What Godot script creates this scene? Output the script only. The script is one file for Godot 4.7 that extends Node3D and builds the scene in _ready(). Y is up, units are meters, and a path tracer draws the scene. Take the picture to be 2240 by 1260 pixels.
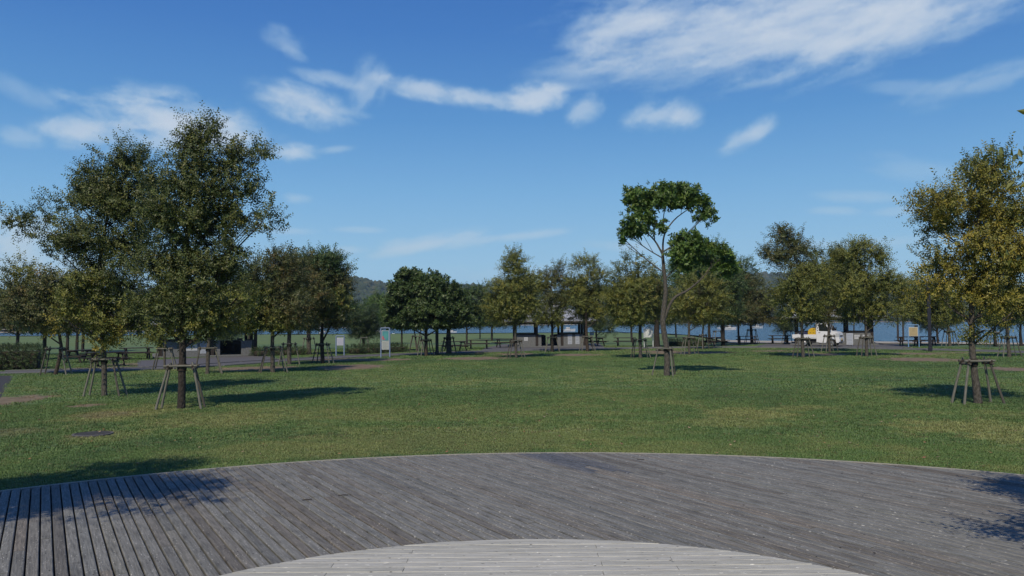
extends Node3D
# A lakeside park: round timber deck in front, lawn with staked trees, barbecue shelters, path, lake and wooded hills.

const F := 1780.0            # focal length in pixels of the 2240 x 1260 photograph
const EYE := Vector3(0, 1.95, 0)
const DECK_Y := 0.10
const WATER_Y := -0.5
var cam_basis := Basis()
var used := {}
var M := {}                  # materials
var leaf := {}               # shared leaf cluster meshes
var rng := RandomNumberGenerator.new()
var n_low := FastNoiseLite.new()
var n_mid := FastNoiseLite.new()
var n_gap := FastNoiseLite.new()
var deck_c := Vector2.ZERO
var deck_r := 8.0
var stage_c := Vector2.ZERO
var stage_r := 3.0
var path_pts := []
const LAWN_N := 900
const LAWN_X0 := -48.0
const LAWN_Z0 := -84.0
const LAWN_W := 96.0
var lawn_rgb := PackedFloat32Array()
var lawn_soil := PackedFloat32Array()

# ------------------------------------------------------------------ mesh builder
class MB:
	var v := PackedVector3Array()
	var n := PackedVector3Array()
	var u := PackedVector2Array()
	var c := PackedColorArray()
	var i := PackedInt32Array()
	var col := Color(1, 1, 1)
	func vert(p: Vector3, nn: Vector3, uv := Vector2.ZERO) -> int:
		v.append(p); n.append(nn); u.append(uv); c.append(col)
		return v.size() - 1
	# flat polygon (3 or 4 points or a convex fan), turned so that it looks along hint
	func face(pts: Array, hint: Vector3, uvs := []) -> void:
		var nn: Vector3 = (pts[1] - pts[0]).cross(pts[2] - pts[0])
		var order := range(pts.size())
		if nn.dot(hint) < 0:
			nn = -nn
			order.reverse()
		nn = nn.normalized()
		var at := v.size()
		for k in order:
			vert(pts[k], nn, uvs[k] if uvs.size() > 0 else Vector2.ZERO)
		for k in range(1, pts.size() - 1):
			i.append_array(PackedInt32Array([at, at + k + 1, at + k]))
	func box(ct: Vector3, s: Vector3, b := Basis(), bev := 0.0) -> void:
		var h := s * 0.5
		var e: float = min(bev, min(h.x, min(h.y, h.z)) * 0.9)
		for ax in 3:
			for sg in [-1.0, 1.0]:
				var a1 := (ax + 1) % 3
				var a2 := (ax + 2) % 3
				var pts := []
				for q in [[-1, -1], [1, -1], [1, 1], [-1, 1]]:
					var p := Vector3.ZERO
					p[ax] = sg * h[ax]
					p[a1] = q[0] * (h[a1] - e)
					p[a2] = q[1] * (h[a2] - e)
					pts.append(ct + b * p)
				var hint := Vector3.ZERO
				hint[ax] = sg
				face(pts, b * hint, [Vector2(0, 0), Vector2(s[a1], 0), Vector2(s[a1], s[a2]), Vector2(0, s[a2])])
		if e <= 0.0:
			return
		for ax in 3:
			var a1 := (ax + 1) % 3
			var a2 := (ax + 2) % 3
			for s1 in [-1.0, 1.0]:
				for s2 in [-1.0, 1.0]:
					var pts := []
					for q in [[-1, 0], [1, 0], [1, 1], [-1, 1]]:
						var p := Vector3.ZERO
						p[ax] = q[0] * (h[ax] - e)
						p[a1] = s1 * (h[a1] - (e if q[1] == 1 else 0.0))
						p[a2] = s2 * (h[a2] - (e if q[1] == 0 else 0.0))
						pts.append(ct + b * p)
					var hint := Vector3.ZERO
					hint[a1] = s1; hint[a2] = s2
					face(pts, b * hint)
		for sx in [-1.0, 1.0]:
			for sy in [-1.0, 1.0]:
				for sz in [-1.0, 1.0]:
					face([ct + b * Vector3(sx * h.x, sy * (h.y - e), sz * (h.z - e)), ct + b * Vector3(sx * (h.x - e), sy * h.y, sz * (h.z - e)), ct + b * Vector3(sx * (h.x - e), sy * (h.y - e), sz * h.z)], b * Vector3(sx, sy, sz))
	# round tapered tube along points
	func tube(pts: Array, rad: Array, sides := 7, caps := true, lump := 0.0, seed_ := 0) -> void:
		var up := Vector3(0.31, 0.2, 0.93)
		var first := v.size()
		var run := 0.0
		for k in pts.size():
			var t: Vector3
			if k == 0: t = pts[1] - pts[0]
			elif k == pts.size() - 1: t = pts[k] - pts[k - 1]
			else: t = pts[k + 1] - pts[k - 1]
			t = t.normalized()
			var a := up.cross(t)
			if a.length() < 0.05: a = Vector3(1, 0, 0).cross(t)
			a = a.normalized()
			var b := t.cross(a)
			if k > 0: run += (pts[k] - pts[k - 1]).length()
			for s in sides + 1:
				var an := TAU * s / sides
				var d := a * cos(an) + b * sin(an)
				var r: float = rad[k]
				if lump > 0.0:
					r *= 1.0 + lump * sin(an * 3.0 + k * 1.7 + seed_) * cos(an * 2.0 - k * 0.9 + seed_ * 0.3)
				vert(pts[k] + d * r, d, Vector2(float(s) / sides, run))
		for k in pts.size() - 1:
			for s in sides:
				var a0 := first + k * (sides + 1) + s
				var a1 := a0 + 1
				var b0 := a0 + sides + 1
				var b1 := b0 + 1
				i.append_array(PackedInt32Array([a0, b1, a1, a0, b0, b1]))
		if caps:
			for e in [0, pts.size() - 1]:
				var ring := []
				for s in sides:
					ring.append(v[first + e * (sides + 1) + s])
				var hint: Vector3 = (pts[0] - pts[1]) if e == 0 else (pts[e] - pts[e - 1])
				face(ring, hint)
	# surface of revolution: profile of (radius, height)
	func lathe(ct: Vector3, prof: Array, sides := 16, b := Basis()) -> void:
		for k in prof.size() - 1:
			var p0: Vector2 = prof[k]
			var p1: Vector2 = prof[k + 1]
			var tn := (p1 - p0).normalized()
			var nr := tn.y
			var ny := -tn.x
			var at := v.size()
			for s in sides + 1:
				var an := TAU * s / sides
				var d := Vector3(cos(an), 0, -sin(an))
				var nn := (b * (d * nr + Vector3(0, ny, 0))).normalized()
				vert(ct + b * (d * p0.x + Vector3(0, p0.y, 0)), nn)
				vert(ct + b * (d * p1.x + Vector3(0, p1.y, 0)), nn)
			for s in sides:
				var a0 := at + s * 2
				i.append_array(PackedInt32Array([a0, a0 + 3, a0 + 2, a0, a0 + 1, a0 + 3]))
	# polygon in xy pushed along z
	func extrude(poly: PackedVector2Array, z0: float, z1: float) -> void:
		var ctr := Vector2.ZERO
		for p in poly: ctr += p
		ctr /= poly.size()
		var tr := Geometry2D.triangulate_polygon(poly)
		for k in range(0, tr.size(), 3):
			for z in [z0, z1]:
				face([Vector3(poly[tr[k]].x, poly[tr[k]].y, z), Vector3(poly[tr[k + 1]].x, poly[tr[k + 1]].y, z), Vector3(poly[tr[k + 2]].x, poly[tr[k + 2]].y, z)], Vector3(0, 0, z - (z0 + z1) * 0.5))
		var cw := Geometry2D.is_polygon_clockwise(poly)
		for k in poly.size():
			var a := poly[k]
			var b := poly[(k + 1) % poly.size()]
			var e := b - a
			var out := Vector3(-e.y, e.x, 0) if cw else Vector3(e.y, -e.x, 0)
			face([Vector3(a.x, a.y, z0), Vector3(b.x, b.y, z0), Vector3(b.x, b.y, z1), Vector3(a.x, a.y, z1)], out)
	func mesh(mat: Material) -> ArrayMesh:
		var a := []
		a.resize(Mesh.ARRAY_MAX)
		a[Mesh.ARRAY_VERTEX] = v
		a[Mesh.ARRAY_NORMAL] = n
		a[Mesh.ARRAY_TEX_UV] = u
		a[Mesh.ARRAY_COLOR] = c
		a[Mesh.ARRAY_INDEX] = i
		var m := ArrayMesh.new()
		m.add_surface_from_arrays(Mesh.PRIMITIVE_TRIANGLES, a)
		m.surface_set_material(0, mat)
		return m

# ------------------------------------------------------------------ naming helpers
func numbered(called: String) -> String:
	var k: int = used.get(called, 0)
	used[called] = k + 1
	return called if k == 0 else "%s_%03d" % [called, k]

func thing(called: String, label: String, category: String, at := Vector3.ZERO, turn := 0.0, group := "") -> Node3D:
	var o := Node3D.new()
	o.name = numbered(called)
	add_child(o)
	o.position = at
	o.rotation.y = turn
	o.set_meta("label", label)
	o.set_meta("category", category)
	if group != "":
		o.set_meta("group", group)
	return o

func part(called: String, mb: MB, mat: Material, parent: Node) -> MeshInstance3D:
	var o := MeshInstance3D.new()
	o.name = called
	o.mesh = mb.mesh(mat)
	o.cast_shadow = GeometryInstance3D.SHADOW_CASTING_SETTING_ON
	parent.add_child(o, true)
	return o

func struct(called: String, mb: MB, mat: Material) -> MeshInstance3D:
	var o := part(numbered(called), mb, mat, self)
	o.set_meta("kind", "structure")
	return o

func instances(called: String, mesh: Mesh, xf: Array, cols: Array, parent: Node) -> MultiMeshInstance3D:
	var mm := MultiMesh.new()
	mm.transform_format = MultiMesh.TRANSFORM_3D
	mm.use_colors = true
	mm.mesh = mesh
	mm.instance_count = xf.size()
	for k in xf.size():
		mm.set_instance_transform(k, xf[k])
		mm.set_instance_color(k, cols[k])
	var o := MultiMeshInstance3D.new()
	o.name = called
	o.multimesh = mm
	o.set_meta("kind", "stuff")
	parent.add_child(o, true)
	return o

# ------------------------------------------------------------------ photo pixel -> place
func ray(px: float, py: float) -> Vector3:
	return cam_basis * Vector3((px - 1120.0) / F, -(py - 630.0) / F, -1.0)

func ground(px: float, py: float, y := 0.0) -> Vector3:
	var d := ray(px, py)
	var t: float = (y - EYE.y) / d.y
	return EYE + d * t

func at_depth(px: float, py: float, depth: float) -> Vector3:
	var d := ray(px, py)
	return EYE + d * (depth / -d.z)

func in_frame(p: Vector3, margin := 1.04) -> bool:
	var q := cam_basis.inverse() * (p - EYE)
	if q.z > -0.3: return false
	return abs(q.x / -q.z) < 1120.0 / F * margin and abs(q.y / -q.z) < 630.0 / F * margin

func rs() -> float:
	return rng.randf_range(-1.0, 1.0)

func rvec() -> Vector3:
	return Vector3(rs(), rs(), rs())

func lin(r: float, g: float, b: float) -> Color:
	return Color(r, g, b)

func ss(a: float, b: float, x: float) -> float:
	return smoothstep(a, b, x)

# ------------------------------------------------------------------ materials
func noise_image(w: int, h: int, seed_: int, freq: float, octaves: int, sx := 1.0, sy := 1.0) -> PackedFloat32Array:
	var f := FastNoiseLite.new()
	f.seed = seed_
	f.noise_type = FastNoiseLite.TYPE_SIMPLEX_SMOOTH
	f.frequency = freq
	f.fractal_octaves = octaves
	var out := PackedFloat32Array()
	out.resize(w * h)
	for y in h:
		for x in w:
			# blend across the borders so that the picture repeats without a seam
			var fx := float(x) / w
			var fy := float(y) / h
			var a := f.get_noise_2d(x * sx, y * sy)
			if fx > 0.85:
				a = lerpf(a, f.get_noise_2d((x - w) * sx, y * sy), (fx - 0.85) / 0.15)
			if fy > 0.85:
				a = lerpf(a, f.get_noise_2d(x * sx, (y - h) * sy), (fy - 0.85) / 0.15)
			out[y * w + x] = a
	return out

func tex(img: Image) -> ImageTexture:
	img.generate_mipmaps()
	return ImageTexture.create_from_image(img)

func ramp_tex(w: int, h: int, seed_: int, freq: float, octaves: int, dark: Color, light: Color, contrast := 1.6, sx := 1.0, sy := 1.0) -> ImageTexture:
	var a := noise_image(w, h, seed_, freq, octaves, sx, sy)
	var img := Image.create(w, h, false, Image.FORMAT_RGB8)
	for y in h:
		for x in w:
			var t: float = clamp(0.5 + a[y * w + x] * contrast * 0.5, 0.0, 1.0)
			img.set_pixel(x, y, dark.lerp(light, t).linear_to_srgb())
	return tex(img)

func normal_tex(w: int, h: int, seed_: int, freq: float, octaves: int, strength: float, sx := 1.0, sy := 1.0) -> ImageTexture:
	var a := noise_image(w, h, seed_, freq, octaves, sx, sy)
	var img := Image.create(w, h, false, Image.FORMAT_RGB8)
	for y in h:
		for x in w:
			var dx: float = a[y * w + (x + 1) % w] - a[y * w + (x + w - 1) % w]
			var dy: float = a[((y + 1) % h) * w + x] - a[((y + h - 1) % h) * w + x]
			var nn := Vector3(-dx * strength, dy * strength, 1.0).normalized()
			img.set_pixel(x, y, Color(nn.x * 0.5 + 0.5, nn.y * 0.5 + 0.5, nn.z * 0.5 + 0.5))
	return tex(img)

func mat(albedo: Color, rough := 0.8, tex_: Texture2D = null, tri := 0.0, vcol := false) -> StandardMaterial3D:
	var m := StandardMaterial3D.new()
	m.albedo_color = albedo.linear_to_srgb()
	m.roughness = rough
	if tex_ != null:
		m.albedo_texture = tex_
	if tri > 0.0:
		m.uv1_triplanar = true
		m.uv1_scale = Vector3(tri, tri, tri)
	m.vertex_color_use_as_albedo = vcol
	return m

func wood_texture(seed_: int, w: int, h: int, base: Color, dark: Color, light: Color, specks: int, knots: int) -> ImageTexture:
	# grain runs along x; w pixels = 2.4 m, h pixels = 0.3 m
	var a := noise_image(w, h, seed_, 0.02, 4, 0.35, 4.0)
	var b := noise_image(w, h, seed_ + 7, 0.02, 3, 0.18, 1.0)
	var fine := noise_image(w, h, seed_ + 13, 0.09, 2, 0.5, 5.0)
	var img := Image.create(w, h, false, Image.FORMAT_RGB8)
	for y in h:
		for x in w:
			var k := y * w + x
			var t: float = a[k] * 0.7 + b[k] * 0.45 + fine[k] * 0.45
			var c := base.lerp(light, clamp(t, 0.0, 1.0)) if t > 0 else base.lerp(dark, clamp(-t, 0.0, 1.0))
			# drying checks along the grain
			if a[k] < -0.52: c = c.lerp(dark, 0.6)
			img.set_pixel(x, y, c.linear_to_srgb())
	var r := RandomNumberGenerator.new()
	r.seed = seed_ * 31 + 5
	for q in knots:
		var kx := r.randi_range(6, w - 7)
		var ky := r.randi_range(4, h - 5)
		var rad := r.randf_range(1.4, 3.0)
		for y in range(-5, 6):
			for x in range(-7, 8):
				var d := sqrt(x * x * 0.45 + y * y) / rad
				var px := (kx + x + w) % w
				var py := (ky + y + h) % h
				if d < 1.0:
					img.set_pixel(px, py, (dark * 0.35).linear_to_srgb())
				elif d < 1.7:
					img.set_pixel(px, py, img.get_pixel(px, py).lerp(dark.linear_to_srgb(), 0.5))
	for q in specks:   # droppings, lichen and worn flecks
		var kx := r.randi_range(0, w - 1)
		var ky := r.randi_range(0, h - 1)
		var ln := r.randf_range(2.0, 9.0)
		var hg := r.randf_range(0.8, 3.4)
		var op := r.randf_range(0.25, 0.95)
		for x in range(-int(ln), int(ln) + 1):
			for y in range(-int(hg), int(hg) + 1):
				if Vector2(x / ln, y / hg).length() + r.randf() * 0.5 > 1.1: continue
				var px := posmod(kx + x, w)
				var py := posmod(ky + y, h)
				img.set_pixel(px, py, img.get_pixel(px, py).lerp((light * 1.7).linear_to_srgb(), op))
	return tex(img)

func print_texture(seed_: int, w: int, h: int, paper: Color, ink: Color, rows: Array, blotch := []) -> ImageTexture:
	# a printed sheet whose lettering is too small in the photograph to read: rows of short strokes
	var img := Image.create(w, h, false, Image.FORMAT_RGB8)
	img.fill(paper.linear_to_srgb())
	for q in blotch:
		for y in h:
			for x in w:
				var d := Vector2((float(x) / w - q[0]) / q[2], (float(y) / h - q[1]) / q[3]).length()
				if d + n_low.get_noise_2d(x * 3.0, y * 3.0 + seed_ * 9) * 0.5 < 1.0:
					img.set_pixel(x, y, q[4].linear_to_srgb())
	var r := RandomNumberGenerator.new()
	r.seed = seed_
	for row in rows:     # [top, height, left, right]
		var x: float = row[2] * w
		while x < row[3] * w:
			var ww: float = r.randf_range(0.5, 1.1) * row[1] * h
			for q in 3:
				if r.randf() < 0.5:
					img.fill_rect(Rect2i(int(x), int((row[0] + row[1] * q * 0.36) * h), max(1, int(ww)), max(1, int(row[1] * h * 0.2))), ink.linear_to_srgb())
				else:
					img.fill_rect(Rect2i(int(x + ww * 0.3 * q), int(row[0] * h), max(1, int(ww * 0.2)), max(1, int(row[1] * h))), ink.linear_to_srgb())
			x += ww * 1.35
	return tex(img)

func make_materials() -> void:
	var bark_t := ramp_tex(128, 256, 3, 0.06, 4, lin(0.42, 0.40, 0.38), lin(1.0, 1.0, 1.0), 2.4, 1.0, 0.35)
	var bark_n := normal_tex(128, 256, 4, 0.08, 3, 2.2, 1.0, 0.4)
	for q in [["bark_grey", lin(0.125, 0.115, 0.10)], ["bark_brown", lin(0.085, 0.065, 0.05)], ["bark_dark", lin(0.05, 0.042, 0.036)]]:
		var m := mat(q[1], 0.92, bark_t)
		m.uv1_scale = Vector3(2.0, 0.9, 1)
		m.normal_enabled = true
		m.normal_texture = bark_n
		M[q[0]] = m
	var lf := mat(Color(1, 1, 1), 0.5, null, 0.0, true)
	lf.backlight_enabled = true
	lf.backlight = Color(0.35, 0.38, 0.18)
	M.leaf = lf
	var gl := mat(Color(1, 1, 1), 0.6, null, 0.0, true)
	gl.backlight_enabled = true
	gl.backlight = Color(0.3, 0.36, 0.14)
	M.grass = gl
	M.deck = mat(Color(1, 1, 1), 0.78, wood_texture(11, 1024, 160, lin(0.170, 0.173, 0.162), lin(0.062, 0.063, 0.058), lin(0.285, 0.288, 0.275), 190, 12), 0.0, true)
	M.stage = mat(Color(1, 1, 1), 0.7, wood_texture(23, 1024, 160, lin(0.42, 0.425, 0.39), lin(0.235, 0.235, 0.21), lin(0.54, 0.545, 0.505), 40, 14), 0.0, true)
	for k in ["deck", "stage"]:
		M[k].normal_enabled = true
		M[k].normal_texture = normal_tex(512, 128, 29, 0.05, 3, 0.9, 0.3, 3.0)
		M[k].normal_scale = 0.5
	M.under = mat(lin(0.19, 0.17, 0.145), 0.95)
	M.edging = mat(lin(0.42, 0.41, 0.36), 0.8, ramp_tex(128, 128, 31, 0.05, 4, lin(0.6, 0.6, 0.6), lin(1, 1, 1)), 1.7)
	M.asphalt = mat(lin(0.115, 0.115, 0.125), 0.9, ramp_tex(256, 256, 33, 0.12, 4, lin(0.62, 0.62, 0.62), lin(1, 1, 1)), 0.35)
	M.dark_asphalt = mat(lin(0.045, 0.045, 0.048), 0.9, ramp_tex(256, 256, 34, 0.12, 4, lin(0.6, 0.6, 0.6), lin(1, 1, 1)), 0.35)
	M.paving = mat(lin(0.19, 0.19, 0.19), 0.88, ramp_tex(256, 256, 35, 0.05, 5, lin(0.6, 0.58, 0.56), lin(1, 1, 1)), 0.3)
	M.sand = mat(lin(0.42, 0.39, 0.33), 0.95, ramp_tex(256, 256, 36, 0.04, 5, lin(0.65, 0.64, 0.62), lin(1, 1, 1)), 0.2)
	M.concrete = mat(lin(0.165, 0.178, 0.188), 0.85, ramp_tex(256, 256, 37, 0.03, 5, lin(0.68, 0.66, 0.64), lin(1, 1, 1)), 0.8)
	M.roof = mat(lin(0.47, 0.50, 0.53), 0.42, ramp_tex(256, 256, 38, 0.02, 5, lin(0.75, 0.75, 0.74), lin(1, 1, 1)), 0.5)
	M.roof.metallic = 0.25
	M.dark_wood = mat(lin(0.035, 0.026, 0.022), 0.7, ramp_tex(128, 256, 39, 0.05, 4, lin(0.5, 0.5, 0.5), lin(1, 1, 1), 2.0, 1.0, 0.2), 1.2)
	M.black = mat(lin(0.012, 0.012, 0.013), 0.6)
	M.stake = mat(lin(0.21, 0.208, 0.182), 0.9, ramp_tex(128, 256, 40, 0.06, 4, lin(0.45, 0.46, 0.42), lin(1, 1, 1), 2.2, 1.0, 0.25))
	M.stake_dark = mat(lin(0.12, 0.113, 0.098), 0.9, ramp_tex(128, 256, 41, 0.06, 4, lin(0.45, 0.45, 0.42), lin(1, 1, 1), 2.2, 1.0, 0.25))
	M.rope = mat(lin(0.03, 0.024, 0.018), 0.95)
	M.blue_steel = mat(lin(0.20, 0.27, 0.42), 0.45)
	M.sky_steel = mat(lin(0.16, 0.30, 0.50), 0.45)
	M.white_steel = mat(lin(0.62, 0.66, 0.70), 0.4)
	M.navy = mat(lin(0.016, 0.018, 0.030), 0.45)
	M.white_paint = mat(lin(0.74, 0.76, 0.78), 0.25)
	M.white_paint.clearcoat_enabled = true
	M.white_paint.clearcoat = 0.6
	M.white_gel = mat(lin(0.78, 0.78, 0.76), 0.3)
	M.tyre = mat(lin(0.018, 0.018, 0.018), 0.85)
	M.rim = mat(lin(0.42, 0.43, 0.44), 0.35)
	M.rim.metallic = 0.6
	M.glass_dark = mat(lin(0.012, 0.014, 0.016), 0.06)
	M.lamp_glass = mat(lin(0.45, 0.48, 0.5), 0.12)
	M.amber = mat(lin(0.5, 0.16, 0.02), 0.2)
	M.yellow = mat(lin(0.62, 0.40, 0.02), 0.4)
	M.navy_cloth = mat(lin(0.015, 0.02, 0.06), 0.9)
	M.map_sheet = mat(Color(1, 1, 1), 0.4, print_texture(5, 96, 112, lin(0.09, 0.30, 0.34), lin(0.05, 0.18, 0.22), [[0.03, 0.05, 0.05, 0.9]], [[0.55, 0.5, 0.33, 0.3, lin(0.10, 0.36, 0.36)], [0.12, 0.72, 0.14, 0.2, lin(0.50, 0.10, 0.14)], [0.3, 0.86, 0.2, 0.07, lin(0.45, 0.16, 0.2)]]))
	var rows := []
	for k in 9: rows.append([0.06 + k * 0.1, 0.045, 0.08, 0.5 + 0.42 * abs(sin(k * 2.3))])
	M.rules_sheet = mat(Color(1, 1, 1), 0.5, print_texture(6, 96, 112, lin(0.42, 0.45, 0.43), lin(0.20, 0.23, 0.24), rows))
	M.notice_sheet = mat(Color(1, 1, 1), 0.5, print_texture(7, 96, 112, lin(0.46, 0.48, 0.58), lin(0.30, 0.32, 0.42), [[0.05, 0.05, 0.4, 0.85], [0.5, 0.03, 0.1, 0.7], [0.62, 0.03, 0.12, 0.8], [0.74, 0.03, 0.2, 0.9], [0.86, 0.04, 0.1, 0.6]]))
	M.plain_sheet = mat(Color(1, 1, 1), 0.5, print_texture(8, 96, 96, lin(0.62, 0.66, 0.68), lin(0.52, 0.56, 0.58), [[0.1, 0.04, 0.5, 0.9], [0.4, 0.03, 0.1, 0.8], [0.55, 0.03, 0.1, 0.8]]))
	M.tan_sheet = mat(Color(1, 1, 1), 0.6, print_texture(9, 96, 112, lin(0.42, 0.34, 0.19), lin(0.27, 0.21, 0.11), [[0.1, 0.13, 0.4, 0.62], [0.28, 0.13, 0.35, 0.65], [0.45, 0.05, 0.3, 0.7], [0.66, 0.05, 0.1, 0.5], [0.8, 0.05, 0.1, 0.85]]))
	M.bill = mat(Color(1, 1, 1), 0.6, print_texture(10, 96, 64, lin(0.46, 0.49, 0.53), lin(0.06, 0.06, 0.09), [[0.25, 0.16, 0.08, 0.9], [0.6, 0.12, 0.06, 0.45], [0.62, 0.1, 0.6, 0.9]]))
	M.poster = mat(Color(1, 1, 1), 0.6, print_texture(12, 64, 128, lin(0.34, 0.38, 0.44), lin(0.10, 0.12, 0.18), [[0.03, 0.07, 0.05, 0.95], [0.16, 0.05, 0.1, 0.9], [0.3, 0.05, 0.1, 0.9], [0.5, 0.04, 0.1, 0.85], [0.62, 0.05, 0.1, 0.9], [0.84, 0.07, 0.3, 0.9]]))
	M.forest = mat(lin(0.03, 0.045, 0.022), 0.95)
	M.far_leaf = mat(Color(1, 1, 1), 0.9, null, 0.0, true)
	M.far_land = mat(lin(0.125, 0.190, 0.052), 0.95, ramp_tex(256, 256, 44, 0.03, 5, lin(0.62, 0.62, 0.6), lin(1, 1, 1)), 0.05)
	M.lake_bed = mat(lin(0.05, 0.06, 0.05), 0.95)
	var wt := mat(lin(0.022, 0.075, 0.135), 0.16)
	wt.uv1_triplanar = true
	wt.uv1_world_triplanar = true
	wt.uv1_scale = Vector3(0.06, 0.06, 0.06)
	wt.normal_enabled = true
	wt.normal_texture = normal_tex(256, 256, 47, 0.07, 4, 3.0, 0.45, 1.0)
	wt.normal_scale = 1.0
	M.water = wt
	M.wall_white = mat(lin(0.7, 0.7, 0.68), 0.7)

# ------------------------------------------------------------------ sky
func sky_row(el: float) -> Color:
	# sRGB colours of the clear sky by elevation in degrees
	var st := [[0.0, Color8(176, 212, 233)], [4.0, Color8(158, 202, 232)], [9.0, Color8(126, 179, 224)], [14.0, Color8(95, 152, 210)], [20.0, Color8(72, 126, 195)], [27.0, Color8(57, 107, 180)], [45.0, Color8(43, 87, 158)], [90.0, Color8(34, 72, 140)]]
	for k in st.size() - 1:
		if el <= st[k + 1][0]:
			return st[k][1].lerp(st[k + 1][1], (el - st[k][0]) / (st[k + 1][0] - st[k][0]))
	return st[-1][1]

func azel(px: float, py: float) -> Vector2:
	var d := ray(px, py).normalized()
	return Vector2(rad_to_deg(atan2(d.x, -d.z)), rad_to_deg(asin(d.y)))

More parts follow.
